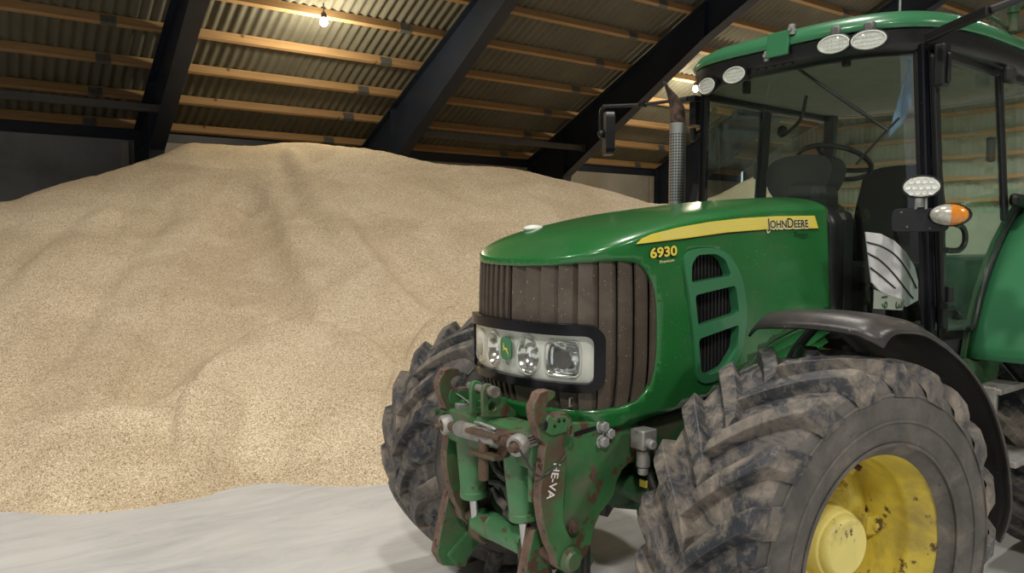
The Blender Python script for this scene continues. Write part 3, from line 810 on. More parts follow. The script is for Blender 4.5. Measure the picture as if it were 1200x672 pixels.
# ---- side vents
for side in (1, -1):
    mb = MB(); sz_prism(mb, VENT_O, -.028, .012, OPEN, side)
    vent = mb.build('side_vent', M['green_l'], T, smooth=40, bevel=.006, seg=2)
    mb = MB(); lo = [(cen[0]+(s-cen[0])*.97, cen[1]+(z-cen[1])*.97) for s, z in VENT_O]; sz_prism(mb, lo, -.06, -.052, (), side)
    mb.build('vent_backing', M['vent'], vent, smooth=50)
    mb = MB()
    for i in range(17):
        s0 = s_of_x(.27)+i*.0222; 
        zz = [z for (a, z), (c, z2) in zip(VENT_O, VENT_O[1:]+VENT_O[:1]) if (a-s0)*(c-s0) < 0]
        if len(zz) < 2: continue
        sz_prism(mb, [(s0, min(zz)+.015), (s0+.011, min(zz)+.015), (s0+.011-.0, max(zz)-.015), (s0, max(zz)-.015)], -.054, -.034, (), side)
    mb.build('vent_ribs', M['vent'], vent, smooth=0)
# ---- stripe and writing
STR = [(.545, 1.733), (.516, 1.753), (.463, 1.770), (.316, 1.796), (.118, 1.821), (-.098, 1.840), (-.333, 1.853), (-.651, 1.862), (-.674, 1.804), (-.274, 1.796), (.011, 1.780), (.267, 1.756)]
for side in (1, -1):
    mb = MB(); sz_prism(mb, [(s_of_x(x), z) for x, z in STR], .0005, .003, (), side)
    st = mb.build('side_stripe', M['yellow_s'], hood, smooth=50); st['label'] = 'yellow stripe'
    mb = MB(); sz_prism(mb, [(s_of_x(x), z) for x, z in [(.55, 1.728), (.267, 1.750), (.011, 1.774), (-.274, 1.790), (-.674, 1.798), (-.674, 1.803), (-.274, 1.795), (.011, 1.779), (.267, 1.755), (.548, 1.732)]], .0005, .0028, (), side)
    mb.build('stripe_edge', M['ink'], hood, smooth=50)
# fine lines printed along the stripe
mb = MB()
for k in (.2, .36, .52, .68, .84):
    lo = [(.40-.02*k, .0)]
    pts = []
    for x in [.42-i*.05 for i in range(22)]:
        up = interp(-x, [(-a, b) for a, b in STR[:8]]); dn = interp(-x, [(-.545, 1.733)]+[(-a, b) for a, b in reversed(STR[8:])]); pts.append((s_of_x(x), dn+(up-dn)*k))
    poly = [(s, z-.0008) for s, z in pts]+[(s, z+.0008) for s, z in reversed(pts)]
    sz_prism(mb, poly, .003, .0034)
mb.build('stripe_lines', M['cream'], hood, smooth=0)
def hood_word(name, txt, x0, z0, h, length, mats, slope=0, bold=0, outline=None, side=1, big=()):
    """letters lying on the bonnet side, reading towards the cab"""
    def place(t, size, bolding, off, m, dx, dz, nm):
        mb = MB()
        cur = 0; tot = []
        for wd, sc in big or ((txt, 1),):
            Pt, Fc = text_mesh(wd, size*sc, bolding)
            wdt = max(p[0] for p in Pt); tot.append((Pt, Fc, cur)); cur += wdt+size*.06
        k = length/cur
        for Pt, Fc, c0 in tot:
            Q = [HS(side*(s_of_x(x0)+(p[0]+c0)*k+dx), z0+p[1]+slope*(p[0]+c0)*k+dz, off) for p in Pt]
            mb._add(Q, Fc)
        return mb.build(nm, m, hood, smooth=0, weld=0)
    size = h/.7
    if outline: place(txt, size, bold+outline[1], .0045, outline[0], outline[2], outline[3], name+'_edge')
    return place(txt, size, bold, .0056, mats, 0, 0, name)
hood_word('maker_lettering', 'JOHN DEERE', -.272, 1.800, .033, .318, M['ink'], slope=.028, bold=.0008, outline=(M['cream'], .004, 0, -.003), big=(('J', 1.28), ('OHN', 1), ('D', 1.28), ('EERE', 1)))
hood_word('model_number', '6930', .482, 1.681, .036, .156, M['yellow_s'], slope=.07, bold=.0016, outline=(M['ink'], .0035, .0022, -.0018))
hood_word('series_lettering', 'Premium', .432, 1.660, .0115, .083, M['cream'], slope=.09, bold=.0002)
mb = MB()
for i, (a, b) in enumerate(((-.47, -.50), (-.47, -.59), (-.47, -.59), (-.52, -.57))): sz_prism(mb, [(s_of_x(a), 1.783-.009*i), (s_of_x(b), 1.784-.009*i), (s_of_x(b), 1.787-.009*i), (s_of_x(a), 1.786-.009*i)], .0005, .0015)
mb.build('fine_print_lines', M['ink'], hood, smooth=0)
# seam across the nose top and little chrome catch
mb = MB(); c0 = V(.50, -.235, 0); c0.z = 1.785; mb.sphere(c0+V(0, 0, .012), .048, (1.1, .75, .40), 16); mb.build('bonnet_catch', M['lamp_white'], T)
# ribbed engine side panels, cowl, black seal
for side in (1, -1):
    mb = MB()
    def rib(u, v):
        x = .02-.84*u; zt = zb(x)+.03; z = zt-.24*v
        d = .012*math.sin(2*pi*v*5+.6)
        return V(x, side*(.398+d-.03*v), z)
    mb.grid(rib, 30, 66); mb.build('engine_side_panel', M['green'], T, smooth=70)
mb = MB()
N = 40
SLV = [(-1, 1.40), (-1, 1.6), (-.995, 1.80), (-.97, 1.86), (-.88, 1.905), (-.7, 1.935), (-.4, 1.955), (0, 1.962), (.4, 1.955), (.7, 1.935), (.88, 1.905), (.97, 1.86), (.995, 1.80), (1, 1.6), (1, 1.40)]
SLV = spline([V(0, a*.415, b-.012) for a, b in SLV], 4)
mb.grid(lambda u, v: SLV[min(int(u*(len(SLV)-1)+.5), len(SLV)-1)]+V(-.77-.12*v, 0, 0), len(SLV)-1, 2)
mb.build('bonnet_seal', M['black'], T, smooth=60, solid=.02)
mb = MB(); mb.box((-.98, 0, 1.58), (.16, .78, .64)); mb.build('firewall', M['black'], T, smooth=0, bevel=.05)
mb = MB(); mb.box((-.28, 0, 1.32), (1.15, .62, .62)); mb.box((.45, 0, 1.32), (.2, .6, .5)); mb.build('engine_block', M['interior'], T, smooth=0, bevel=.02)
# ---- chassis
mb = MB()
for s_ in (1, -1): mb.box((.12, s_*.285, .975), (1.35, .07, .15))
mb.box((.55, 0, .93), (.5, .55, .14)); mb.box((-.6, 0, .85), (.9, .42, .42)); mb.box((-1.6, 0, .8), (1.6, .5, .5))
mb.build('chassis', M['green_d'], T, smooth=0, bevel=.018)
mb = MB(); mb.tube([V(.0, -.66, .62), V(.03, -.35, .66), V(.05, 0, .72), V(.03, .35, .66), V(.0, .66, .62)], .10, 16)
mb.box((.05, 0, .78), (.34, .34, .22)); mb.lathe((.04, 0, .70), (1, 0, 0), [(0, -.2), (.17, -.2), (.18, .0), (.12, .22), (0, .24)], 24)
for s_ in (1, -1):
    mb.cyl((.05, s_*.60, .46), (.05, s_*.60, .90), .085, n=20); mb.box((.05, s_*.62, .66), (.24, .16, .2))
    mb.cyl((.22, s_*.18, .70), (.22, s_*.5, .68), .04, n=16); mb.cyl((.22, s_*.5, .68), (.20, s_*.62, .66), .02, n=12)
    mb.cyl((.21, s_*.60, .66), (.21, s_*.64, .66), .06, n=16)
mb.tube([V(.10, .12, .66), V(.16, .30, .68), V(.14, .48, .66), V(.06, .62, .66)], .125, 16)
mb.tube([V(.34, .10, .76), V(.36, .28, .75), V(.30, .46, .72)], .055, 14); mb.cyl((.30, .30, .60), (.30, .30, .84), .045, n=16); mb.sphere((.33, .40, .74), .075, (1, 1, 1), 14); mb.cyl((.36, .36, .70), (.46, .38, .70), .04, n=14)
mb.build('front_axle', M['green_d'], T, smooth=40, bevel=.015)
mb = MB(); mb.box((.415, .335, .80), (.012, .035, .03)); mb.build('axle_tag', M['yellow_s'], T, smooth=0, bevel=.003)
mb = MB()
for y0, z0 in ((.42, .86), (.46, .80), (.38, .78)):
    mb.tube([V(.35, y0-.1, z0+.1), V(.40, y0, z0), V(.33, y0+.06, z0-.12), V(.2, y0+.1, z0-.2)], .014, 8)
mb.build('axle_hoses', M['hose'], T)
mb = MB()
p0 = at(754, 517, 'y', .40); mb.box(p0+V(0, 0, .01), (.075, .07, .075)); mb.cyl(p0+V(0, 0, -.03), p0+V(0, 0, -.10), .026, n=12); mb.cyl(p0+V(.0, .0, 0), p0+V(.02, .07, 0), .018, n=12); mb.cyl(p0+V(0, 0, -.1), p0+V(0, 0, -.13), .02, n=10)
mb.build('pressure_sensor', M['steel'], T, smooth=40, bevel=.006)

# ---- wheels
def tyre_mesh(R, W, rim, nl, lugh, sgn, name, parent):
    """tractor tyre round local Y; sgn = side that faces outwards"""
    mb = MB(); hw = W/2; Rc = R-lugh
    prof = [(rim-.01, .78), (rim+.012, .86), (rim+.04, .93), (rim+.09, .99), (rim+(Rc-rim)*.5, 1.0), (rim+(Rc-rim)*.72, .965), (Rc-.04, .90), (Rc-.014, .80), (Rc-.003, .55), (Rc, .2), (Rc, 0)]
    full = [(r, w*hw) for r, w in prof]+[(r, -w*hw) for r, w in reversed(prof[:-1])]
    n = 120
    rings = [[mb.bm.verts.new((r*math.sin(2*pi*i/n), w, r*math.cos(2*pi*i/n))) for r, w in full] for i in range(n)]
    for i in range(n):
        A, B = rings[i], rings[(i+1) % n]
        for j in range(len(full)-1):
            f = mb.bm.faces.new([A[j], B[j], B[j+1], A[j+1]])
            f.material_index = 1 if min(full[j][0], full[j+1][0]) < Rc-.045 else 0
    # raised rings and moulded blocks on the sidewall
    for sd in (1, -1):
        for rr, w_, t in ((rim+.035, .945, .007), (rim+.115, 1.0, .006), (Rc-.075, .965, .006)):
            def ringf(u, v):
                a = 2*pi*u; q = 2*pi*v; r = rr+t*math.cos(q); return V(r*math.sin(a), sd*(w_*hw+t*.8*math.sin(q)), r*math.cos(a))
            mb.grid(ringf, 90, 6, 1, True)
    pitch = 2*pi/nl
    # lugs
    T_ = [0, .12, .25, .4, .55, .7, .82, .9, .955, 1.0]
    for sd in (1, -1):
        for k in range(nl):
            a0 = pitch*(k+(.5 if sd < 0 else 0))
            secs = []
            for i, t in enumerate(T_):
                w_ = -.02+(hw*.985+.02)*t
                ang = a0-.40*(t**.85)*(hw/.25)*(.68/R)
                rb = interp(w_/hw, [(0, Rc-.004), (.55, Rc-.007), (.8, Rc-.018), (.9, Rc-.035), (.965, Rc-.065), (1.0, Rc-.09)])
                rt = interp(w_/hw, [(0, R), (.55, R-.002), (.80, R-.008), (.9, R-.018), (.955, Rc-.030), (1.0, Rc-.080)])
                wt = interp(t, [(0, .020), (.12, .027), (.8, .030), (1, .034)]); wb = wt*1.5
                wo = 0 if t < .9 else .006*(1-abs(t-.955)/.055)
                q = []
                for (hw_, rr) in ((-wb, rb), (-wt, rt), (wt, rt), (wb, rb)):
                    aa = ang+hw_/(R)*1.25
                    q.append(mb.bm.verts.new((rr*math.sin(aa), sd*(w_+wo), rr*math.cos(aa))))
                secs.append(q)
            for A, B in zip(secs, secs[1:]):
                for j in range(3): mb.bm.faces.new([A[j], A[j+1], B[j+1], B[j]])
            mb.bm.faces.new(secs[0]); mb.bm.faces.new(secs[-1][::-1])
    return mb.build(name, [M['tyre'], M['sidewall']], parent, smooth=32, weld=0, bevel=.004, seg=1)
def rim_mesh(rim, hw, o, name, parent, disc_w=-.07, hub=None):
    """o = outward sign along local Y"""
    mb = MB(); ax = V(0, o, 0)
    prof = [(rim-.012, hw-.055), (rim+.010, hw-.03), (rim+.014, hw-.008), (rim+.008, hw+.004), (rim-.002, hw), (rim-.010, hw-.018), (rim-.022, hw-.035), (rim-.030, hw-.075), (rim-.048, hw-.10), (rim-.052, hw-.12), (rim-.050, hw-.125), (rim-.058, hw-.16), (rim-.064, hw-.22), (rim-.060, disc_w-.03), (rim-.050, -hw+.05), (rim-.008, -hw+.02), (rim+.01, -hw)]
    mb.lathe((0, 0, 0), ax, prof, 72)
    return mb.build(name, M['yellow'], parent, smooth=40)
STEER = -.16
def front_wheel(cy, o):
    c = V(.085, cy, .676)
    t = tyre_mesh(.682, .53, .362, 20, .043, o, 'front_tyre', T); t.location = c; t.rotation_euler[2] = STEER
    t['label'] = 'mud-caked black tyre with chevron lugs'
    r = rim_mesh(.372, .222, o, 'wheel_rim', t, -.05); r['label'] = 'chipped yellow wheel rim'
    ax = V(0, o, 0)
    mb = MB(); mb.lathe((0, 0, 0), ax, [(.318, -.055), (.30, -.05), (.26, -.02), (.225, -.005), (.20, -.012), (.185, -.03), (.0, -.03)], 64)
    mb.build('wheel_disc', M['yellow'], t, smooth=40)
    mb = MB(); mb.lathe((0, 0, 0), ax, [(.150, -.04), (.150, -.01), (.130, 0), (.124, .060), (.120, .070), (.112, .074), (.112, .084), (.105, .100), (.096, .106), (.088, .1055), (.084, .104), (0, .106)], 48)
    mb.build('hub_cap', M['yellow_p'], t, smooth=35)
    for k in range(8):
        a = 2*pi*k/8+.3; q = V(.205*math.sin(a), 0, .205*math.cos(a))
        mb = MB(); mb.cyl(q+ax*-.02, q+ax*.012, .016, n=6); mb.cyl(q+ax*.012, q+ax*.03, .009, n=10); mb.build('wheel_nut', M['yellow'], t, smooth=30)
    a = -.45; q = V(.30*math.sin(a), 0, .30*math.cos(a))
    mb = MB(); mb.cyl(q+ax*-.04, q+ax*.035+V(-.02, 0, -.03), .011, n=10); mb.build('tyre_valve', M['rust'], t)
    for k in range(6):
        a = 2*pi*k/6+.5; q = V(.325*math.sin(a), 0, .325*math.cos(a)); b = V(.26*math.sin(a), 0, .26*math.cos(a))
        mb = MB(); mb.beam(q+ax*-.02, b+ax*-.03, .075, .05, ax); mb.cyl(V(.292*math.sin(a), 0, .292*math.cos(a))+ax*-.01, V(.292*math.sin(a), 0, .292*math.cos(a))+ax*.022, .018, n=12); mb.build('rim_lug', M['yellow'], t, smooth=30, bevel=.008)
    # mudguard over the tyre, turned with it
    MR = .795
    def mg(u, v):
        w_ = -.235+.475*v
        a_f = math.radians(interp(w_, [(-.235, 11.5), (-.1, 11), (.08, 7.5), (.2, 5), (.24, 2)])); a_b = math.radians(-97)
        a = a_f+(a_b-a_f)*u
        r = MR+.012*math.cos(pi*v)*0+.028*(1-((v-.45)/.55)**2)
        r += -.03*max(0, (v-.86)/.14)**1.5-.028*max(0, (.08-v)/.08)
        if u < .06: r -= .045*((.06-u)/.06)**1.8
        r += .018*math.exp(-((u-.16)/.09)**2)*(v-.4)
        w2 = w_
        if u > .86: w2 = w_*(1-.28*((u-.86)/.14)**2)+.03*((u-.86)/.14)**2
        return V(r*math.sin(a), o*w2, r*math.cos(a))
    mb = MB(); mb.grid(mg, 60, 22)
    g = mb.build('front_mudguard', M['plastic_g'], t, smooth=60, solid=.010, sub=0); g['label'] = 'dark grey plastic mudguard'
    mb = MB()
    for a in (-18, -52):
        A = math.radians(a); q = V((MR-.002)*math.sin(A), 0, (MR-.002)*math.cos(A))
        mb.tube([q+V(0, -o*.05, 0), q+V(0, -o*.20, -.0)*1, q*.93+V(0, -o*.27, 0), q*.78+V(0, -o*.33, 0), q*.55+V(0, -o*.36, 0)], .020, 8)
    mb.build('mudguard_stay', M['black'], t)
    return t
front_wheel(.896, 1); front_wheel(-.93, -1)
def rear_wheel(y, o):
    c = V(-2.57, y, .89)
    t = tyre_mesh(.90, .60, .50, 22, .05, o, 'rear_tyre', T); t.location = c; t['label'] = 'tall muddy rear tyre'
    rim_mesh(.505, .25, o, 'wheel_rim', t, -.05)
    ax = V(0, o, 0); mb = MB(); mb.lathe((0, 0, 0), ax, [(.45, -.05), (.38, 0), (.2, .03), (.17, .1), (0, .11)], 48); mb.build('wheel_disc', M['yellow'], t, smooth=40)
rear_wheel(.98, 1); rear_wheel(-.98, -1)

# ================================================================== FRONT LINKAGE
L = empty('front_linkage', (0, 0, 0), T); L['label'] = 'worn green and rusty front linkage with hook arms'
def my(s_, y): return y if s_ > 0 else .13-y
def flat(name, px, y, th, mat, parent, holes=(), mirror=True, bev=.004, rnd=0):
    """steel plate standing fore-and-aft, its outline taken on the plane y; mirrored for the far side"""
    poly = [(p.x, p.z) for p in (at(a, b, 'y', y) for a, b in px)]
    hs = []
    for hp, r in holes:
        q = at(hp[0], hp[1], 'y', y); hs.append(ell(q.x, q.z, r, r, 16))
    if rnd: poly = sp2(poly, rnd)
    out = []
    for s_ in ((1, -1) if mirror else (1,)):
        mb = MB(); mb.prism(poly, lambda u, v, t: V(u, my(s_, t), v), y-th, y, hs)
        out.append(mb.build(name, mat, parent, smooth=30, bevel=bev, seg=2))
    return out
HOOK = [(651, 459), (645, 457.5), (639, 458), (632, 461), (630.0, 467), (626.5, 473), (625.0, 480), (625.5, 488), (627.5, 497), (631.5, 507), (633, 515), (641, 521), (638.5, 529), (637, 545), (635.5, 560), (633.5, 575), (633.5, 590), (636, 610), (638.5, 622), (644, 640), (651, 654), (653, 665), (660, 670), (668, 671), (675, 666), (680, 657), (679, 648), (676, 641), (670, 632), (664, 622), (661, 610), (660.5, 595), (662, 577), (664, 550), (664, 535), (660, 521), (663, 513), (668, 509), (671.5, 501), (671, 494), (669, 489), (663, 484), (656, 485), (650, 488), (645, 486.5), (641, 482), (640.5, 477), (643, 472), (648, 468.5), (651, 465)]
arms = flat('hook_arm', HOOK, .380, .042, [M['green_r'], M['rust_edge']], L, bev=.004)
for a in arms:
    a['label'] = 'green hook arm with rusted edge'
    for p in a.data.polygons:
        if abs(p.normal.y) < .5: p.material_index = 1
PLATE = [(640, 497), (664, 497), (690, 495.5), (720, 493.5), (745, 491), (752, 506), (752, 522), (747, 536), (738, 543), (729, 552), (723, 565), (720, 580), (712, 592), (704, 602), (697, 618), (694, 634), (688, 650), (678, 662), (668, 664), (658, 654), (648, 632), (640, 600), (637, 560), (637, 520)]
plates = flat('side_plate', PLATE, .333, .03, M['green_w'], L, holes=[((753-36, 503), .0)][:0])
for a in plates: a['label'] = 'scuffed green side plate'
# slots, bolts and pivots on the plates
for s_ in (1, -1):
    def pt(a, b, y=.333):
        q = at(a, b, 'y', y); return V(q.x, my(s_, q.y), q.z)
    ax = V(0, s_, 0)
    for a, b in ((704.5, 499.5), (711.5, 507.5), (704.5, 517.5)):
        q = pt(a, b); mb = MB(); mb.cyl(q-ax*.01, q+ax*.006, .026, n=20); mb.cyl(q+ax*.006, q+ax*.026, .021, n=6); mb.build('plate_bolt', M['zinc'], L, smooth=30, bevel=.003)
    for a, b in ((711.5, 497.5), (719, 504), (713, 515)):
        q = pt(a, b); mb = MB(); mb.cyl(q-ax*.02, q+ax*.0015, .016, n=16); mb.build('bolt_hole', M['ink'], L, smooth=0)
    mb = MB(); pl = [pt(*p) for p in ((672, 507), (699, 499), (699, 504), (673, 512.5))]; mb.prism([(p.x, p.z) for p in pl], lambda u, v, t: V(u, my(s_, t), v), .325, .3345); mb.build('plate_slot', M['ink'], L, smooth=0)
    mb = MB(); pl = [pt(*p) for p in ((692, 548), (697, 545), (699, 552), (697, 560), (698, 566), (694, 566), (694, 558))]; mb.prism([(p.x, p.z) for p in pl], lambda u, v, t: V(u, my(s_, t), v), .325, .3345); mb.build('plate_slot', M['rust'], L, smooth=0)
    q = pt(667, 656, .380); mb = MB(); mb.lathe(q-ax*.12, ax, [(0, 0), (.032, 0), (.032, .122), (.046, .124), (.046, .135), (.036, .138), (.030, .150), (0, .150)], 28); mb.build('pivot_pin', M['green_w'], L, smooth=35)
    q = pt(668, 617, .333); mb = MB(); mb.cyl(q-ax*.02, q+ax*.03, .017, n=14); mb.cyl(q+ax*.012, q+ax*.022, .026, n=6); mb.build('stop_bolt', M['rust'], L, smooth=30)
    # claw lock inside the hook
    lk = [(643, 486), (648, 491), (654, 487.5), (662, 487), (668, 492), (669.5, 500), (665, 506), (655, 509), (646, 511), (640, 507), (638, 498), (640, 490)]
    poly = [(p.x, p.z) for p in (at(a, b, 'y', .385) for a, b in lk)]
    mb = MB(); mb.prism(poly, lambda u, v, t: V(u, my(s_, t), v), .335, .391); mb.build('hook_lock', M['green_w'], L, smooth=30, bevel=.004)
    for a, b in ((655, 494), (650, 500), (661, 493)):
        q = pt(a, b, .391); mb = MB(); mb.cyl(q-ax*.01, q+ax*.002, .006, n=10); mb.build('lock_hole', M['ink'], L, smooth=0)
    q = pt(668, 505, .391); mb = MB(); mb.tube([q+V(.012*math.cos(t), s_*.003, .020*math.sin(t)) for t in [2*pi*i/10 for i in range(10)]], .004, 6, closed=True, smooth=2); mb.build('lock_ring', M['rust'], L)
    q = pt(638.5, 499, .392); mb = MB(); mb.sphere(q, .014, (1, .3, 1.3), 12); mb.build('lock_eye', M['ink'], L)
    # cable tie round the arm
    pts = [pt(609, 528, .36), pt(616, 540, .365), pt(627, 556, .386), pt(636, 558, .387), pt(646, 552, .386), pt(660, 538, .386), pt(663, 533, .38)]
    if s_ == 1:
        mb = MB(); mb.tube(pts, .004, 6); mb.build('cable_tie', M['hose'], L)
# white lettering down the near arm
mb = MB()
a0 = at(655.5, 543, 'y', .3815); a1 = at(647, 586, 'y', .3815); dv = (a1-a0); Lw = dv.length; dv.normalize(); up = V(0, 1, 0).cross(dv)
up = up if up.x < 0 else -up
Pt, Fc = text_mesh('HE-VA', .075, .0012, 1.0); wd = max(p[0] for p in Pt)
ext = [(a0+dv*(p[0]/wd*Lw)+up*(p[1]*.62-.025)) for p in Pt]
mb._add(ext, Fc); mb.build('arm_lettering', M['white'], arms[0], smooth=0, weld=0)
# crossbar, maker's plate
mb = MB(); mb.prism(rrect(.835, .945, .965, 1.075, .016, 4), lambda u, v, t: V(u, t, v), -.215, .325)
cb = mb.build('cross_tube', M['green_w'], L, smooth=35); cb['label'] = 'worn green square cross tube'
q = at(611, 512, 'x', .987); mb = MB(); mb.cyl(V(.962, .295, 1.035), V(.974, .295, 1.035), .027, n=24); mb.cyl(V(.974, .295, 1.035), V(.993, .295, 1.035), .020, n=6); mb.build('cross_tube_bolt', M['zinc'], L, smooth=30, bevel=.003)
for s_ in (1,): mb = MB(); mb.box((.91, .322, .96), (.14, .022, .24)); mb.build('end_plate', M['green_w'], L, smooth=0, bevel=.006)
mb = MB(); c0 = at(622, 517, 'y', .336); mb.box(c0, (.075, .004, .045), (0, .12, 0)); npl = mb.build('name_plate', M['steel'], L, smooth=0)
mb = MB()
for i in range(3): mb.box(c0+V(.004, .0028, .012-.011*i), (.05, .001, .003), (0, .12, 0))
mb.build('plate_lines', M['ink'], npl, smooth=0)
# top link lugs and pin
LUG = [(567, 490), (566, 475), (565.5, 459), (567.5, 452.5), (571.5, 450), (576, 450.5), (580, 454), (584, 460), (590, 468), (597, 476), (604, 481), (606, 489)]
for y0 in (.055, -.02):
    poly = [(p.x, p.z) for p in (at(a, b, 'y', .055) for a, b in LUG)]
    q1 = at(573, 458, 'y', .055); q2 = at(577, 477, 'y', .055)
    mb = MB(); mb.prism(poly, lambda u, v, t: V(u, t, v), y0-.018, y0, [ell(q2.x, q2.z, .017, .017, 16)]); mb.build('top_link_lug', M['green_w'], L, smooth=30, bevel=.004)
mb = MB(); mb.cyl(V(q1.x, -.075, q1.z), V(q1.x, .085, q1.z), .014, n=14); mb.cyl(V(q1.x, .072, q1.z), V(q1.x, .098, q1.z), .021, n=16); mb.build('top_link_pin', M['steel'], L, smooth=35)
mb = MB(); q = at(573, 479, 'y', .0); mb.cyl(V(q.x+.02, -.07, q.z-.03), V(q.x+.02, .01, q.z-.03), .010, n=10); mb.build('lug_spacer', M['rust'], L, smooth=35)
# cylinders
for s_ in (1, -1):
    yy = .19 if s_ > 0 else -.115; t0 = V(.93, yy, .985); t1 = V(.875, yy+.01*s_, .49); d = (t1-t0)
    mb = MB(); mb.cyl(t0-d*.06, t0+d*.47, .053, n=28); mb.cyl(t0+d*.45, t0+d*.515, .056, n=28)
    cy = mb.build('lift_cylinder', M['green_c'], L, smooth=40, bevel=.005); cy['label'] = 'green hydraulic lift cylinder'
    mb = MB(); mb.cyl(t0+d*.50, t0+d*.74, .021, n=18); mb.build('piston_rod', M['chrome'], L, smooth=40)
    c = t0+d*.80; mb = MB(); mb.lathe(c+V(-.03, -s_*.035, 0), (0, s_, 0), [(.0, 0), (.050, 0), (.056, .01), (.056, .06), (.050, .07), (0, .07)], 24); mb.lathe(c+V(-.03, s_*.035, 0), (0, s_, 0), [(0, 0), (.035, 0), (.035, .012), (.022, .014), (.020, .03), (0, .03)], 20)
    mb.build('rod_eye', M['rust'], L, smooth=35)
mb = MB(); mb.cyl((.865, -.13, .62), (.865, .17, .62), .05, n=24); mb.cyl((.865, -.135, .62), (.865, -.03, .62), .053, n=24); lt = mb.build('lower_tube', M['green_c'], L, smooth=40, bevel=.004); lt['label'] = 'green lower cross tube with rusted end'
mb = MB(); mb.cyl((.865, -.30, .62), (.865, .35, .62), .024, n=14); mb.build('lower_shaft', M['rust'], L, smooth=40)
# folded lower arms, front edges bare rust
LA = [(620, 620), (626, 618), (630, 622), (633, 640), (640, 660), (648, 690), (640, 720), (612, 720), (604, 705), (610, 670), (616, 640)]
for s_ in (1, -1):
    poly = [(p.x, p.z) for p in (at(a, b, 'y', .235) for a, b in LA)]
    mb = MB(); mb.prism(poly, lambda u, v, t: V(u, t if s_ > 0 else -.075-t, v), .215, .262); a = mb.build('lower_arm', [M['green_w'], M['rust_edge']], L, smooth=25, bevel=.004)
    for p in a.data.polygons:
        if abs(p.normal.y) < .5: p.material_index = 1
    mb = MB(); mb.beam(V(.66, .28 if s_ > 0 else -.30, .58), V(.90, .28 if s_ > 0 else -.30, .40), .04, .10); mb.build('lower_link', M['green_w'], L, smooth=0, bevel=.012)
    mb = MB(); mb.beam(V(.90, my(s_, .25), .96), V(.82, my(s_, .27), .58), .02, .07); mb.build('arm_strap', M['rust'], L, smooth=0, bevel=.004)
# parked top link: threaded bar with two eyes, clevis pin through it
b0 = at(523, 498, 'x', 1.035); b1 = at(607, 522, 'x', 1.035)
dv = (b1-b0).normalized()
mb = MB(); mb.cyl(b0+dv*.02, b0+dv*.10, .018, n=14); mb.cyl(b1-dv*.13, b1-dv*.02, .017, n=14); mb.build('link_screw', M['rust'], L, smooth=40)
mb = MB(); mb.lathe(b0+dv*.075, dv, [(0, 0), (.022, 0), (.030, .015), (.030, .20), (.024, .215), (0, .215)], 18); mb.cyl(b1-dv*.155, b1-dv*.115, .030, n=6); mb.build('turnbuckle', M['steel'], L, smooth=35)
for b, sgn in ((b0, -1), (b1, 1)):
    ax = V(.75, .2*sgn, -.1).normalized(); mb = MB()
    mb.lathe(b-ax*.022, ax, [(.022, 0), (.034, 0), (.038, .008), (.038, .034), (.034, .042), (.022, .042), (.019, .022), (.022, 0)], 26)
    mb.build('link_eye', M['steel'], L, smooth=40)
    mb = MB(); mb.sphere(b, .026, (1, 1, 1), 14); mb.cyl(b-ax*.03, b+ax*.045, .013, n=12); mb.build('eye_ball', M['rust'], L, smooth=50)
pc = at(566.5, 508, 'x', 1.045)
mb = MB(); mb.cyl(pc+V(0, 0, .015), pc+V(0, 0, -.17), .019, n=16); mb.build('clevis_pin', M['rust'], L, smooth=40, bevel=.003)
mb = MB(); mb.box(pc+V(-.02, .015, .004), (.10, .17, .018), (0, 0, .15)); mb.box(pc+V(-.02, .01, -.075), (.09, .13, .018), (0, 0, .15)); mb.build('clevis', M['rust'], L, smooth=0, bevel=.006)
mb = MB(); mb.tube([pc+V(0, -.05, .03), pc+V(.01, .0, .037), pc+V(0, .07, .028), pc+V(-.02, .02, .024)], .005, 6, closed=True); mb.build('linch_clip', M['zinc'], L)
lv = [(588, 515), (594, 510), (599, 514), (594, 526), (588, 538), (583, 541), (579, 537), (583, 526)]
poly = [(p.y, p.z) for p in (at(a, b, 'x', 1.02) for a, b in lv)]
mb = MB(); mb.prism(sp2(poly, 3), lambda u, v, t: V(t, u, v), 1.005, 1.02); mb.build('latch_lever', M['rust'], L, smooth=30, bevel=.002)
# valve block with couplings
vb = at(541, 479, 'x', .90)
mb = MB(); mb.box(vb+V(0, .0, 0), (.07, .085, .055), (0, 0, -.2)); val = mb.build('valve_block', M['steel'], L, smooth=0, bevel=.004); val['label'] = 'bare metal valve block with green couplings'
for dy in (-.045, 0.0):
    c = vb+V(.035, dy, -.005); mb = MB(); mb.lathe(c, (1, -.25, -.12), [(0, 0), (.017, 0), (.017, .02), (.011, .024), (.011, .045), (.016, .048), (.016, .06), (0, .06)], 14); mb.build('coupling', M['green_d'], val, smooth=35)
mb = MB(); mb.tube([vb+V(.03, -.08, -.02), vb+V(.05, -.07, .05), vb+V(.03, 0, .065), vb+V(0, .06, .03)], .003, 6); mb.build('valve_cable', M['galv'], val)
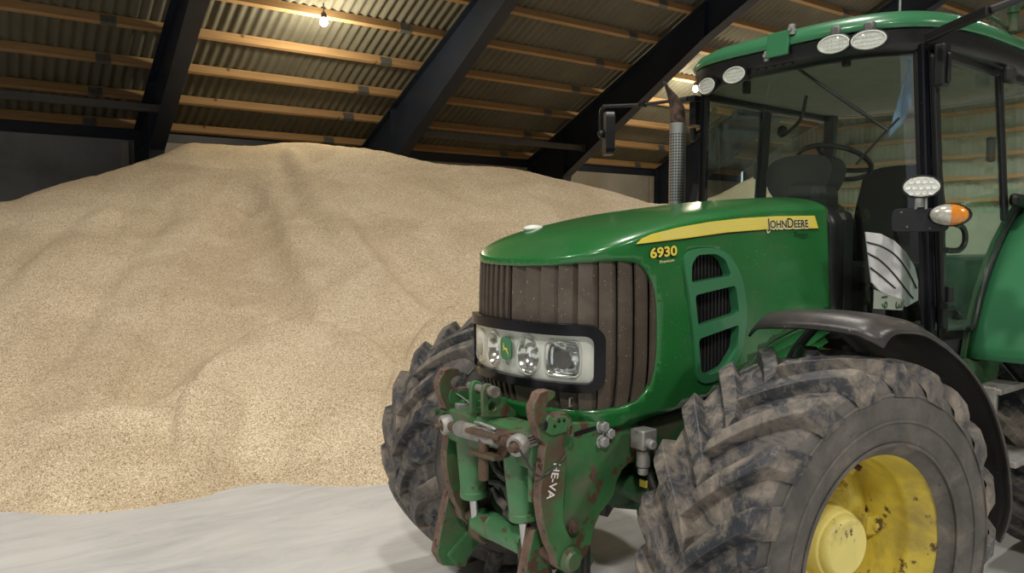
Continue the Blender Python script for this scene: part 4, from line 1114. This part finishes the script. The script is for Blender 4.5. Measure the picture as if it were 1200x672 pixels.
# hoses between the cylinders
mb = MB()
for i, pts in enumerate((((577, 540), (583, 552), (592, 558), (600, 560)), ((575, 565), (585, 566), (592, 572), (598, 590), (601, 604)), ((578, 572), (584, 585), (592, 596), (600, 610)), ((585, 530), (588, 548), (598, 556)), ((576, 570), (572, 590), (580, 604)))):
    mb = MB(); mb.tube([at(a, b, 'x', .90-.02*i) for a, b in pts], .013, 8); mb.build('hydraulic_hose', M['hose'], L)
for a, b in ((590, 558), (583, 567), (590, 590), (597, 604)):
    q = at(a, b, 'x', .87); mb = MB(); mb.cyl(q+V(0, -.022, .005), q+V(0, .03, -.01), .017, n=6); mb.build('hose_fitting', M['hose'], L, smooth=30)
mb = MB(); mb.box((.70, .065, .74), (.03, .52, .52)); mb.build('dark_backing', M['interior'], L, smooth=0, bevel=.006)  # dark sheet added to give a dark background behind the hoses

# ================================================================== CAB
CB = empty('cab', (-1.2, 0, 0), T); CB['label'] = 'glazed black-framed cab under a green roof'
def P_(name, mb, mats, parent=CB, **k):
    """part of the cab built in tractor coordinates"""
    off = V(1.2, 0, 0)
    bmesh.ops.translate(mb.bm, verts=mb.bm.verts, vec=off)
    if parent is T: bmesh.ops.translate(mb.bm, verts=mb.bm.verts, vec=-off)
    return mb.build(name, mats, parent, **k)
# windscreen: one bowed pane
def ws(u, v, off=0):
    t = -1+2*u; y = (-.635+.075*v)+((.700-.045*v)-(-.635+.075*v))*u
    z = 1.33+(2.63-1.33)*v
    x = -1.13+.11*(1-t*t)+.075*v+off
    return V(x, y, z)
mb = MB(); mb.grid(lambda u, v: ws(u, v), 24, 16); P_('windscreen', mb, M['glass'], smooth=180, weld=0)
# front pillars and frame
def yk(s_, y, z): return y if s_ > 0 else -y+.07+.05*(z-1.3)/1.3
def post(a, b, w, d, name='cab_post', m='black_g', n=None):
    mb = MB(); mb.beam(a, b, w, d, V(1, 0, 0)); return P_(name, mb, M[m], smooth=0, bevel=.010)
for s_ in (1, -1):
    mb = MB(); mb.beam(V(-1.15, yk(s_, .712, 1.22), 1.22), V(-1.06, yk(s_, .672, 2.66), 2.66), .040, .05, V(1, 0, 0)); P_('front_pillar', mb, M['black_g'], smooth=0, bevel=.012)
    mb = MB(); mb.beam(V(-1.128, yk(s_, .692, 1.30), 1.30), V(-1.045, yk(s_, .652, 2.62), 2.62), .026, .012, V(1, 0, 0)); P_('screen_seal', mb, M['black'], smooth=0, bevel=.004)
    mb = MB(); mb.beam(V(-1.205, yk(s_, .745, 1.33), 1.33), V(-1.105, yk(s_, .705, 2.60), 2.60), .032, .045, V(1, 0, 0)); P_('door_frame', mb, M['black'], smooth=0, bevel=.01)
    mb = MB(); mb.beam(V(-1.185, yk(s_, .735, 1.28), 1.28), V(-1.085, yk(s_, .692, 2.62), 2.62), .012, .014, V(1, 0, 0)); P_('pillar_strip', mb, M['black_g'], smooth=0, bevel=.004)
    # rear and middle posts
    mb = MB(); mb.beam(V(-1.80, yk(s_, .775, 1.85), 1.85), V(-1.76, yk(s_, .735, 2.63), 2.63), .03, .05 if s_ > 0 else .10, V(1, 0, 0)); P_('middle_post', mb, M['black'], smooth=0, bevel=.01)
    mb = MB(); mb.beam(V(-2.55, yk(s_, .72, 1.5), 1.5), V(-2.45, yk(s_, .68, 2.63), 2.63), .07, .08, V(1, 0, 0)); P_('rear_post', mb, M['black'], smooth=0, bevel=.012)
# header and sill frames
mb = MB(); pts = [ws(i/10, 1.0)+V(0, 0, .03) for i in range(11)]
for a, b in zip(pts, pts[1:]): mb.beam(a, b, .05, .07)
P_('header_frame', mb, M['black'], smooth=0)
mb = MB(); mb.box((-1.14, 0, 1.30), (.10, 1.40, .10)); P_('cowl_sill', mb, M['black'], smooth=0, bevel=.02)
# side glazing, bounded below by the wing curve
def wing(a, r=1.19): return V(-2.57+r*math.cos(a), 0, .89+r*math.sin(a))
for s_ in (1, -1):
    lowr = [(-1.21, 1.32), (-1.40, 1.315)]+[(wing(a).x, wing(a).z) for a in [math.radians(22+6*i) for i in range(9)]]
    up = [(lowr[-1][0], 2.61), (-1.11, 2.61)]
    poly = lowr+up
    mb = MB(); mb.prism(poly, lambda u, v, t: V(u, yk(s_, t+.745-.03*(v-1.3)/1.3+.045*math.sin(pi*min(1, max(0, (-u-1.1)/1.4))), v), v), 0, .005)
    P_('side_window', mb, M['glass_side'], smooth=0)
    mb = MB(); mb.tube([V(u, yk(s_, .775, v), v) for u, v in lowr[1:]], .014, 8, smooth=2); P_('window_rubber', mb, M['black'])
    mb = MB(); mb.beam(V(-1.12, yk(s_, .72, 2.6), 2.60), V(-2.45, yk(s_, .72, 2.6), 2.60), .06, .05); P_('side_header', mb, M['black'], smooth=0, bevel=.01)
    # side window hinge, latch and handle
    mb = MB(); mb.box((-1.72, s_*.80, 2.575), (.09, .05, .085)); P_('side_lamp_box', mb, M['interior'], smooth=0, bevel=.02)
    mb = MB(); mb.box((-1.90, s_*.815, 1.955), (.24, .05, .07)); P_('door_handle', mb, M['black'], smooth=0, bevel=.025)
    mb = MB(); mb.box((-1.80, s_*.70, 2.22), (.05, .04, .13)); P_('window_catch', mb, M['black'], smooth=0, bevel=.015)
    mb = MB(); mb.cyl((-1.21, s_*.775, 1.445), (-1.13, s_*.775, 1.445), .018, n=12); mb.cyl((-1.21, s_*.765, 1.43), (-1.21, s_*.765, 1.53), .017, n=12); P_('door_hinge', mb, M['black'], smooth=40)
    mb = MB(); mb.cyl((-1.31, s_*.765, 1.385), (-1.26, s_*.765, 1.40), .02, n=12); P_('door_stop', mb, M['black'], smooth=40)
    # wide rear wing
    mb = MB()
    def wf(u, v):
        a = math.radians(14+96*u); r = 1.19-.03*abs(v-.5)*2
        p = wing(a, r); return V(p.x, s_*(.755+.56*v), p.z)
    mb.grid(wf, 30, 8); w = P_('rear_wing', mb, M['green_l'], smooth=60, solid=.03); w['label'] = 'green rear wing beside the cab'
    mb = MB(); mb.prism([(wing(math.radians(14+8*i), 1.185).x, wing(math.radians(14+8*i), 1.185).z) for i in range(13)]+[(-2.9, 1.6), (-2.57, 1.0), (-1.5, .95)], lambda u, v, t: V(u, s_*t, v), .735, .755); P_('wing_inner', mb, M['green_d'], smooth=0)
    # tank, steps
    mb = MB(); mb.box((-1.62, s_*.66, .86), (.62, .30, .62)); P_('side_tank', mb, M['green_d'], smooth=0, bevel=.05)
    mb = MB(); mb.box((-1.55, s_*.86, 1.03), (.30, .14, .03)); mb.box((-1.55, s_*.92, .70), (.34, .18, .03)); mb.box((-1.41, s_*.86, .86), (.03, .10, .38)); P_('step', mb, M['steel'], smooth=0, bevel=.006)
mb = MB(); mb.prism([(-.62, 1.5), (.62, 1.5), (.58, 2.58), (-.58, 2.58)], lambda u, v, t: V(-2.50+t+.05*(v-1.5), u, v), 0, .005); P_('rear_window', mb, M['glass_side'], smooth=0)
mb = MB(); mb.box((-1.85, 0, 1.22), (1.4, 1.44, .08)); mb.box((-2.52, 0, 1.36), (.05, 1.44, .3)); P_('cab_floor', mb, M['interior'], smooth=0)
# roof
RC = -1.80
def plan(t, k=1.0):
    c, s_ = math.cos(t), math.sin(t); e = 2/3.7
    return V(RC+.945*k*math.copysign(abs(c)**e, c), .80*k*math.copysign(abs(s_)**e, s_)*(1 if s_ > 0 else .885), 0)
def ring_rows(prof, n=96):
    mb = MB(); R = []
    for k, z in prof: R.append([mb.bm.verts.new(plan(2*pi*i/n, k)+V(0, 0, z+.035*math.cos(2*pi*i/n)*0)) for i in range(n)])
    for A, B in zip(R, R[1:]):
        for i in range(n): mb.bm.faces.new([A[i], A[(i+1) % n], B[(i+1) % n], B[i]])
    mb.bm.faces.new(R[-1]); return mb, R
mb, R = ring_rows([(.90, 2.615), (.965, 2.612), (.985, 2.625), (.995, 2.66), (1.0, 2.715), (.975, 2.735), (.90, 2.74)])
P_('roof_visor', mb, M['black'], smooth=50)
mb, R = ring_rows([(.985, 2.722), (1.008, 2.722), (1.015, 2.732), (1.010, 2.755), (.985, 2.785), (.93, 2.815), (.84, 2.838), (.7, 2.855), (.45, 2.87), (.2, 2.876)])
rf = P_('cab_roof', mb, M['green_l'], smooth=50); rf['label'] = 'green cab roof, lamp light painted into its colour'
mb, R = ring_rows([(.955, 2.625), (.9, 2.618), (.6, 2.60), (.2, 2.60)]); P_('headlining', mb, M['headliner'], smooth=50)
mb = MB()
for i in range(5): mb.box((-.90, .02+.05*i-.10, 2.645), (.10, .035, .006), (0, .3, 0))
P_('visor_vent', mb, M['ink'], smooth=0)
# work lamps in the visor
def work_lamp(c, n, a=.078, b=.043):
    n = Vector(n).normalized(); tx = V(0, 0, 1).cross(n).normalized(); tz = n.cross(tx)
    def shape(prof, nm, m, par, **k):
        mb = MB()
        def fn(u, v):
            i = v*(len(prof)-1); q = min(int(i), len(prof)-2); f = i-q
            r = prof[q][0]+(prof[q+1][0]-prof[q][0])*f; d = prof[q][1]+(prof[q+1][1]-prof[q][1])*f
            t = 2*pi*u; return c+tx*a*r*math.cos(t)+tz*b*r*math.sin(t)+n*d
        mb.grid(fn, 28, len(prof)-1, 0, True); return P_(nm, mb, M[m], smooth=40) if par is None else sub_(nm, mb, M[m], par)
    h = shape([(0, -.06), (.6, -.055), (.95, -.02), (1.1, .0), (1.1, .012), (.98, .014), (.96, .004), (0, .0)], 'work_lamp', 'black', None)
    shape([(1.0, .006), (.99, .014), (.9, .016), (.84, .012), (.8, .009), (0, .009)], 'lamp_reflector', 'lamp_white', h)
    mb = MB()
    for i in range(-3, 4):
        for j in (-1, 0, 1):
            if (i/3.8)**2+(j/1.9)**2 < 1: mb.box(c+tx*a*.22*i+tz*b*.42*j+n*.0095, (.006, .015, .011), Matrix((n, tx, tz)).transposed())
    sub_('lamp_facets', mb, M['led'], h)
    shape([(1.0, .013), (.7, .021), (.35, .025), (0, .026)], 'lamp_lens', 'lens', h)
    mb = MB(); mb.box(c+tz*.06-n*.035, (.05, .05, .05)); sub_('lamp_bracket', mb, M['galv'], h, bevel=.01)
    return h
def sub_(name, mb, m, par, **k):
    bmesh.ops.translate(mb.bm, verts=mb.bm.verts, vec=V(1.2, 0, 0)); return mb.build(name, m, par, smooth=40, **k)
for px, py, x, n in ((978, 52, -.845, (1, .12, -.1)), (1018.5, 47, -.875, (1, .3, -.1)), (862, 88, -.86, (1, -.12, -.1)), (830, 101, -.90, (1, -.3, -.1))):
    work_lamp(at(px, py, 'x', x), n)
# brackets hanging from the visor, sun blind, wiper
for px, py in ((992, 70), (875, 103)):
    q = at(px, py, 'x', -.98); mb = MB(); mb.box(q, (.03, .04, .07)); P_('blind_bracket', mb, M['black'], smooth=0, bevel=.008)
w0 = at(934, 80, 'x', -.97); w1 = at(1041, 153, 'x', -1.00); w2 = at(1054, 138, 'x', -1.015); w3 = at(1003, 193, 'x', -.985)
mb = MB(); mb.tube([w0, w0.lerp(w1, .5)+V(.012, 0, 0), w1], .008, 8); wp = P_('wiper_arm', mb, M['black'])
mb = MB(); mb.tube([w2, w2.lerp(w3, .5)+V(.008, 0, 0), w3], .006, 8); sub_('wiper_blade', mb, M['black'], wp)
# number plate holder and clamps on the roof edge
q = at(912, 52, 'x', -.84); mb = MB(); mb.box(q, (.02, .125, .125), (0, -.12, 0)); rp = P_('roof_plate', mb, M['green_l'], smooth=0, bevel=.006); rp['label'] = 'square green plate on the roof front'
for dy, dz in ((-.07, -.045), (.07, .06)):
    mb = MB(); mb.cyl(q+V(-.01, dy, dz-.025), q+V(-.01, dy, dz+.025), .016, n=10); mb.cyl(q+V(-.03, dy, dz), q+V(.015, dy, dz), .01, n=8); sub_('plate_clamp', mb, M['zinc'], rp)
# aerial stub, green post with clamps at the roof side
q = at(1078, 8, 'y', .25); mb = MB(); mb.cyl(V(-1.3, .45, 2.84), V(-1.3, .45, 3.0), .006, n=8); mb.cyl(V(-1.3, .45, 2.84), V(-1.3, .45, 2.87), .016, n=10); P_('aerial', mb, M['zinc'])
q = at(1187, 37, 'y', .80); mb = MB(); mb.cyl(q, q+V(0, 0, .09), .022, n=12); mb.cyl(q+V(0, 0, .09), q+V(0, 0, .13), .03, n=8); mb.sphere(q+V(.01, .02, .17), .03, (1, 1, 1), 10); mb.cyl(q+V(-.03, .02, .13), q+V(.05, .03, .16), .012, n=8); P_('beacon_post', mb, M['green_d'], smooth=40)
q0 = at(1150, 24, 'y', .74); q1 = at(1183, 38, 'y', .78); mb = MB(); mb.tube([q0+V(0, 0, -.02), q0+V(0, 0, .02), q0.lerp(q1, .4)+V(0, 0, .035), q1+V(0, 0, .01), q1+V(0, 0, -.05)], .009, 8); P_('roof_rail', mb, M['green_d'])
# mirrors
e0 = at(806, 124, 'y', -.70); e1 = at(753, 122.5, 'x', -.98); e2 = at(708, 125, 'x', -.90); e3 = at(704, 132, 'x', -.90); e4 = at(704, 158, 'x', -.90)
for s_ in (1, -1):
    mir = empty('mirror_arm_holder', (0, 0, 0), CB) if 0 else None
    if s_ == -1:
        mb = MB(); mb.tube([V(-1.05, -.68, e1.z), e1, e2+V(0, .02, 0), e2, e3, e4], .011, 8, smooth=4); ma = P_('mirror_arm', mb, M['black'])
        mb = MB(); mb.cyl(e1+V(0, -.02, 0), e1+V(0, .02, 0), .019, n=12); sub_('arm_joint', mb, M['black'], ma)
        hc = at(713, 157, 'x', -.885); mb = MB()
        mb.prism(rrect(-.085, -.135, .085, .135, .05, 6), lambda u, v, t: hc+Matrix.Rotation(math.radians(-36), 3, 'Z') @ V(t, u, v), -.028, .028)
        sub_('mirror_head', mb, M['black'], ma, bevel=.018, seg=3)
        mb = MB(); mb.prism(rrect(-.075, -.125, .075, .125, .045, 6), lambda u, v, t: hc+Matrix.Rotation(math.radians(-36), 3, 'Z') @ V(t, u, v), -.030, -.0275)
        sub_('mirror_glass', mb, M['reflector'], ma)
        mb = MB(); mb.sphere(hc+V(.03, -.03, 0), .028, (1, 1, 1), 12); sub_('ball_joint', mb, M['black'], ma)
        mb = MB(); b0 = at(817, 135, 'y', -.69)
        mb.box(at(815, 131, 'y', -.72), (.06, .05, .17)); mb.box(at(809, 117, 'y', -.73), (.07, .12, .035)); mb.cyl(at(812, 150, 'y', -.72), at(812, 166, 'y', -.72), .02, n=12); mb.cyl(at(812, 158, 'y', -.72), at(828, 150, 'y', -.68), .012, n=8); P_('mirror_bracket', mb, M['black'], smooth=0, bevel=.012)
    else:
        a0 = V(-1.06, .72, 2.58); a1 = at(1092, 42, 'y', .75); a2 = at(1160, 12, 'y', 1.02); a3 = at(1230, -14, 'y', 1.2)
        mb = MB(); mb.beam(a1+(a1-a2)*.1, a2, .03, .045); mb.beam(a2, a3, .03, .03); ma = P_('mirror_arm', mb, M['black'], smooth=0, bevel=.008)
        mb = MB(); mb.cyl(at(1124, 27, 'y', .885)+V(0, .014, 0), at(1124, 27, 'y', .885)+V(0, .03, 0), .008, n=8); sub_('arm_bolt', mb, M['zinc'], ma)
        mb = MB(); mb.box((-1.10, .745, 2.545), (.07, .05, .19)); mb.cyl((-1.10, .775, 2.46), (-1.10, .775, 2.60), .010, n=10); P_('mirror_bracket', mb, M['black'], smooth=0, bevel=.012)
# lamp cluster on the near front pillar
led = at(1080, 219, 'x', -.94)
n = V(.88, .40, -.02).normalized(); tx = V(0, 0, 1).cross(n).normalized(); tz = n.cross(tx)
mb = MB(); mb.prism(ell(0, 0, .082, .052, 36), lambda u, v, t: led+tx*u+tz*v+n*t, -.055, .012, ()); lh = P_('led_lamp', mb, M['black'], smooth=40, bevel=.012, seg=3); lh['label'] = 'oval lamp with clustered round reflectors'
mb = MB(); mb.prism(ell(0, 0, .073, .044, 36), lambda u, v, t: led+tx*u+tz*v+n*t, .010, .0135); sub_('led_plate', mb, M['lamp_white'], lh)
for j, (row, cnt) in enumerate(((-1, 4), (0, 5), (1, 4))):
    for i in range(cnt):
        c = led+tx*((i-(cnt-1)/2)*.0265)+tz*row*.0255+n*.0135
        mb = MB(); mb.lathe(c, n, [(.0128, 0), (.0128, .004), (.010, .0035), (.005, .001), (0, .003)], 12); sub_('led_cell', mb, M['led'], lh)
mb = MB(); mb.box(led-tz*.072, (.05, .02, .04)); mb.cyl(led-tz*.045+tx*.02, led-tz*.10+tx*.02, .006, n=8); mb.cyl(led-tz*.045-tx*.02, led-tz*.10-tx*.02, .006, n=8); sub_('led_bracket', mb, M['zinc'], lh)
bx = at(1078, 258, 'x', -.97); mb = MB(); mb.prism(rrect(-.115, -.052, .115, .052, .025, 5), lambda u, v, t: bx+tx*u+tz*v+n*t, -.04, .03)
bo = P_('lamp_carrier', mb, M['black'], smooth=40, bevel=.012, seg=3)
for dx, dz in ((-.075, .036), (.04, -.038), (-.05, -.03)):
    c = bx+tx*dx+tz*dz+n*.03; mb = MB(); mb.cyl(c, c+n*.003, .005, n=8); sub_('carrier_screw', mb, M['galv'], bo)
ic = at(1111, 252, 'x', -.955); n2 = V(.80, .56, 0).normalized(); tx2 = V(0, 0, 1).cross(n2).normalized(); tz2 = n2.cross(tx2)
rt = Matrix((tx2, n2, tz2)).transposed()
mb = MB(); mb.sphere(ic+tx2*.012-n2*.02, .083, (1.06, .75, .62), 22, rt); ih = P_('indicator_lamp', mb, M['black']); ih['label'] = 'indicator lamp, half frosted and half amber'
def half(u0, u1, nm, m):
    mb = MB()
    def fn(u, v):
        xx = u0+(u1-u0)*u; h = math.sqrt(max(0, 1-xx*xx)); zz = -h+2*h*v; d = math.sqrt(max(0, 1-xx*xx-zz*zz))
        return ic+tx2*xx*.077+tz2*zz*.046+n2*(.022+.035*d)
    mb.grid(fn, 14, 14); sub_(nm, mb, M[m], ih)
half(-1, 0, 'clear_lens', 'clear'); half(.0, 1, 'amber_lens', 'amber')
mb = MB(); hs = [at(a, b, 'y', .84) for a, b in ((1104, 262), (1112, 262), (1120, 263), (1128, 267), (1131, 275), (1130, 286), (1124, 293), (1115, 294), (1108, 293))]
mb.tube(hs, .013, 10); P_('grab_handle', mb, M['black'])
# interior
sw = at(974, 192, 'y', .0); 
st = V(-1.46, .0, 1.98); sn = V(-.42, 0, .9).normalized()
st = at(977, 191, 'y', .03)
sx = V(0, 1, 0); sy = sn.cross(sx)
mb = MB(); mb.tube([st+sx*.195*math.cos(t)+sy*.195*math.sin(t) for t in [2*pi*i/24 for i in range(24)]], .014, 10, closed=True, smooth=2); swl = P_('steering_wheel', mb, M['black'])
mb = MB()
for t in (.6, 2.5, 4.71): mb.tube([st-sn*.04, st+sx*.1*math.cos(t)+sy*.1*math.sin(t)-sn*.025, st+sx*.19*math.cos(t)+sy*.19*math.sin(t)], .013, 8)
mb.lathe(st-sn*.07, sn, [(0, 0), (.05, 0), (.06, .03), (.05, .05), (0, .055)], 20); sub_('wheel_spokes', mb, M['black'], swl)
mb = MB(); mb.cyl(st-sn*.05, V(st.x+.28, .0, 1.35), .05, .09, 20); P_('steering_column', mb, M['interior'])
q = at(946, 208, 'y', .0); mb = MB()
dash = [(.20, .0), (.17, .07), (.08, .10), (-.08, .10), (-.17, .07), (-.20, 0), (-.16, -.10), (-.06, -.17), (.06, -.17), (.16, -.10)]
dc = V(st.x+.20, -.04, st.z-.07)
mb.prism(sp2(dash, 4), lambda u, v, t: dc+V(t-.12*v, u, v), -.10, .05); P_('dashboard', mb, M['interior'], smooth=40, bevel=.03, seg=3)
q = at(990, 240, 'y', .10); mb = MB(); mb.box((st.x+.22, .02, st.z-.40), (.22, .26, .55)); P_('dash_pedestal', mb, M['interior'], smooth=0, bevel=.06)
mb = MB(); mb.prism(sp2([(-.25, 1.50), (.25, 1.50), (.27, 1.75), (.24, 2.05), (.17, 2.20), (-.17, 2.20), (-.24, 2.05), (-.27, 1.75)], 4), lambda u, v, t: V(-2.20+t-.12*(v-1.5), u+.02, v), -.06, .06)
se = P_('seat_back', mb, M['seat'], smooth=40, bevel=.03, seg=3)
mb = MB(); mb.box((-1.98, .02, 1.55), (.50, .50, .14)); P_('seat_cushion', mb, M['seat'], smooth=0, bevel=.05, seg=3)
mb = MB(); mb.box((-1.98, .02, 1.38), (.36, .36, .26)); P_('seat_base', mb, M['interior'], smooth=0, bevel=.03)
for yy, hh in ((-.52, .5), (.55, .3)): mb = MB(); mb.box((-2.0, yy, 1.37+hh/2), (.7, .2, hh)); P_('side_console', mb, M['interior'], smooth=0, bevel=.05, seg=3)
q = at(905, 170, 'x', -1.75)
mb = MB(); r0 = at(945, 112, 'x', -1.30); r1 = at(938, 140, 'x', -1.30); r2 = at(920, 158, 'x', -1.30); mb.tube([r0, r1, r2], .010, 8); mb.sphere(r2+V(0, -.02, .02), .035, (.6, 1, 1), 12); P_('cab_lamp_stalk', mb, M['black'])
# blue cloth behind the near pillar, thin pale patch with dark lines low in the cab
def cloth(u, v):
    a = at(1040+26*v+10*u*(1-v), 165-92*v, 'x', -1.16); b = at(1068-4*v, 125-68*v, 'x', -1.20)
    p = a.lerp(b, u); return p+V(.01*math.sin(9*u+4*v), .0, 0)
mb = MB(); mb.grid(cloth, 10, 12); P_('hanging_cloth', mb, M['bluecloth'], smooth=180, solid=.003)
mb = MB()
sh = [(1015, 272), (1032, 274), (1048, 282), (1062, 296), (1072, 313), (1076, 330), (1076, 352), (1062, 360), (1046, 350), (1030, 340), (1022, 331)]
pl = [at(a, b, 'y', .60) for a, b in sh]
mb.prism([(p.x, p.z) for p in pl], lambda u, v, t: V(u, .60+t, v), -.006, 0); shp = P_('pale_patch', mb, M['patch_w'], smooth=0); shp['label'] = 'pale patch with dark curved lines low inside the cab'
for k, pts in enumerate((((1016, 284), (1035, 290), (1052, 302), (1066, 322), (1074, 338)), ((1017, 297), (1032, 306), (1048, 322), (1062, 340), (1070, 350)), ((1020, 314), (1034, 325), (1049, 338)))):
    mb = MB(); mb.tube([at(a, b, 'y', .603) for a, b in pts], .004, 6); sub_('patch_line', mb, M['interior'], shp)
npc = [(1025, 340), (1060, 352), (1058, 364), (1024, 362)]
mb = MB(); pl = [at(a, b, 'y', .606) for a, b in npc]; mb.prism([(p.x, p.z) for p in pl], lambda u, v, t: V(u, .606+t, v), -.003, 0); np_ = P_('number_card', mb, M['gable'], smooth=0)
def card_txt(tx_, px, py, h, rotd):
    Pt, Fc = text_mesh(tx_, h, .001); o = at(px, py, 'y', .608); c, s_ = math.cos(rotd), math.sin(rotd)
    mb = MB(); mb._add([o+V(-(p[0]*c-p[1]*s_), 0, p[0]*s_+p[1]*c) for p in Pt], Fc); bmesh.ops.translate(mb.bm, verts=mb.bm.verts, vec=V(1.2, 0, 0)); mb.build('card_digits', M['green_d'], np_, smooth=0, weld=0)
card_txt('19', 1034, 344, .075, -pi/2); card_txt('3', 1050, 353, .09, -pi/2)

# ================================================================== EXHAUST
ex0 = at(793, 240, 'x', -.90)
zt = at(793, 145, 'x', -.90).z
m, nt, b, vec = base_mat('perforated_shield')
sepx = nt.nodes.new('ShaderNodeSeparateXYZ'); nt.links.new(vec, sepx.inputs[0])
def mth(op, a, bval):
    n_ = nt.nodes.new('ShaderNodeMath'); n_.operation = op
    for i, v in enumerate((a, bval)):
        if hasattr(v, 'node'): nt.links.new(v, n_.inputs[i])
        elif v is not None: n_.inputs[i].default_value = v
    return n_.outputs[0]
ang = mth('ARCTAN2', sepx.outputs[1], sepx.outputs[0]); aa = mth('FRACT', mth('MULTIPLY', ang, 18/(2*pi)), None); zz = mth('FRACT', mth('MULTIPLY', sepx.outputs[2], 1/.0165), None)
hole = mth('MULTIPLY', mth('MULTIPLY', mth('GREATER_THAN', aa, .22), mth('LESS_THAN', aa, .78)), mth('MULTIPLY', mth('GREATER_THAN', zz, .22), mth('LESS_THAN', zz, .78)))
inz = mth('MULTIPLY', mth('GREATER_THAN', sepx.outputs[2], .02), mth('LESS_THAN', sepx.outputs[2], zt-ex0.z-.055)); hole = mth('MULTIPLY', hole, inz)
c = mixc(nt, hole, (.46, .47, .48), (.035, .032, .03)); nt.links.new(c, b.inputs['Base Color'])
nt.links.new(mth('SUBTRACT', 1.0, mth('MULTIPLY', hole, .9)), b.inputs['Metallic']); b.inputs['Roughness'].default_value = .28
M['shield'] = m
XE = empty('exhaust_stack', ex0, T); XE['label'] = 'exhaust stack with perforated bright shield and burnt tip'
H = zt-ex0.z
mb = MB(); mb.lathe((0, 0, -.25), (0, 0, 1), [(.047, 0), (.047, H+.245), (.049, H+.25), (.041, H+.25), (.041, H+.1)], 36); mb.build('heat_shield', M['shield'], XE, smooth=40)
mb = MB(); tipz = at(782, 88, 'x', -.90).z-ex0.z; ty = at(781, 90, 'x', -.90).y-ex0.y
N = 28; NR = 12; lx, ly = .789, -.614
rows = []
for i in range(NR+1):
    rows.append([])
    for j in range(N):
        a = 2*pi*j/N; px_, py_ = math.cos(a)*.039, math.sin(a)*.039
        l = px_*lx+py_*ly
        z0 = H-.10; z1 = H+.155+1.75*l+(.02 if l > .03 else 0); z = z0+(z1-z0)*i/NR
        dr = .045*max(0, (z-H-.02)/.22)**2
        rows[-1].append(mb.bm.verts.new((px_+lx*dr, py_+ly*dr, z)))
for A, B in zip(rows, rows[1:]):
    for j in range(N): mb.bm.faces.new([A[j], A[(j+1) % N], B[(j+1) % N], B[j]])
mb.build('exhaust_tip', M['tip'], XE, smooth=50, solid=.004)

# ================================================================== LIGHT AND VIEW
w = bpy.data.worlds.new('hall_daylight'); SC.world = w; w.use_nodes = True
bg = w.node_tree.nodes['Background']; bg.inputs[0].default_value = (.80, .90, 1.0, 1); bg.inputs[1].default_value = 1.0
SC.view_settings.view_transform = 'Standard'; SC.view_settings.look = 'None'; SC.view_settings.gamma = 1; SC.view_settings.use_curve_mapping = False
SC.view_settings.exposure = 0.0
SC.cycles.max_bounces = 8; SC.cycles.transparent_max_bounces = 16; SC.cycles.caustics_reflective = False; SC.cycles.caustics_refractive = False
SC.cycles.use_denoising = True; SC.cycles.sample_clamp_indirect = 4
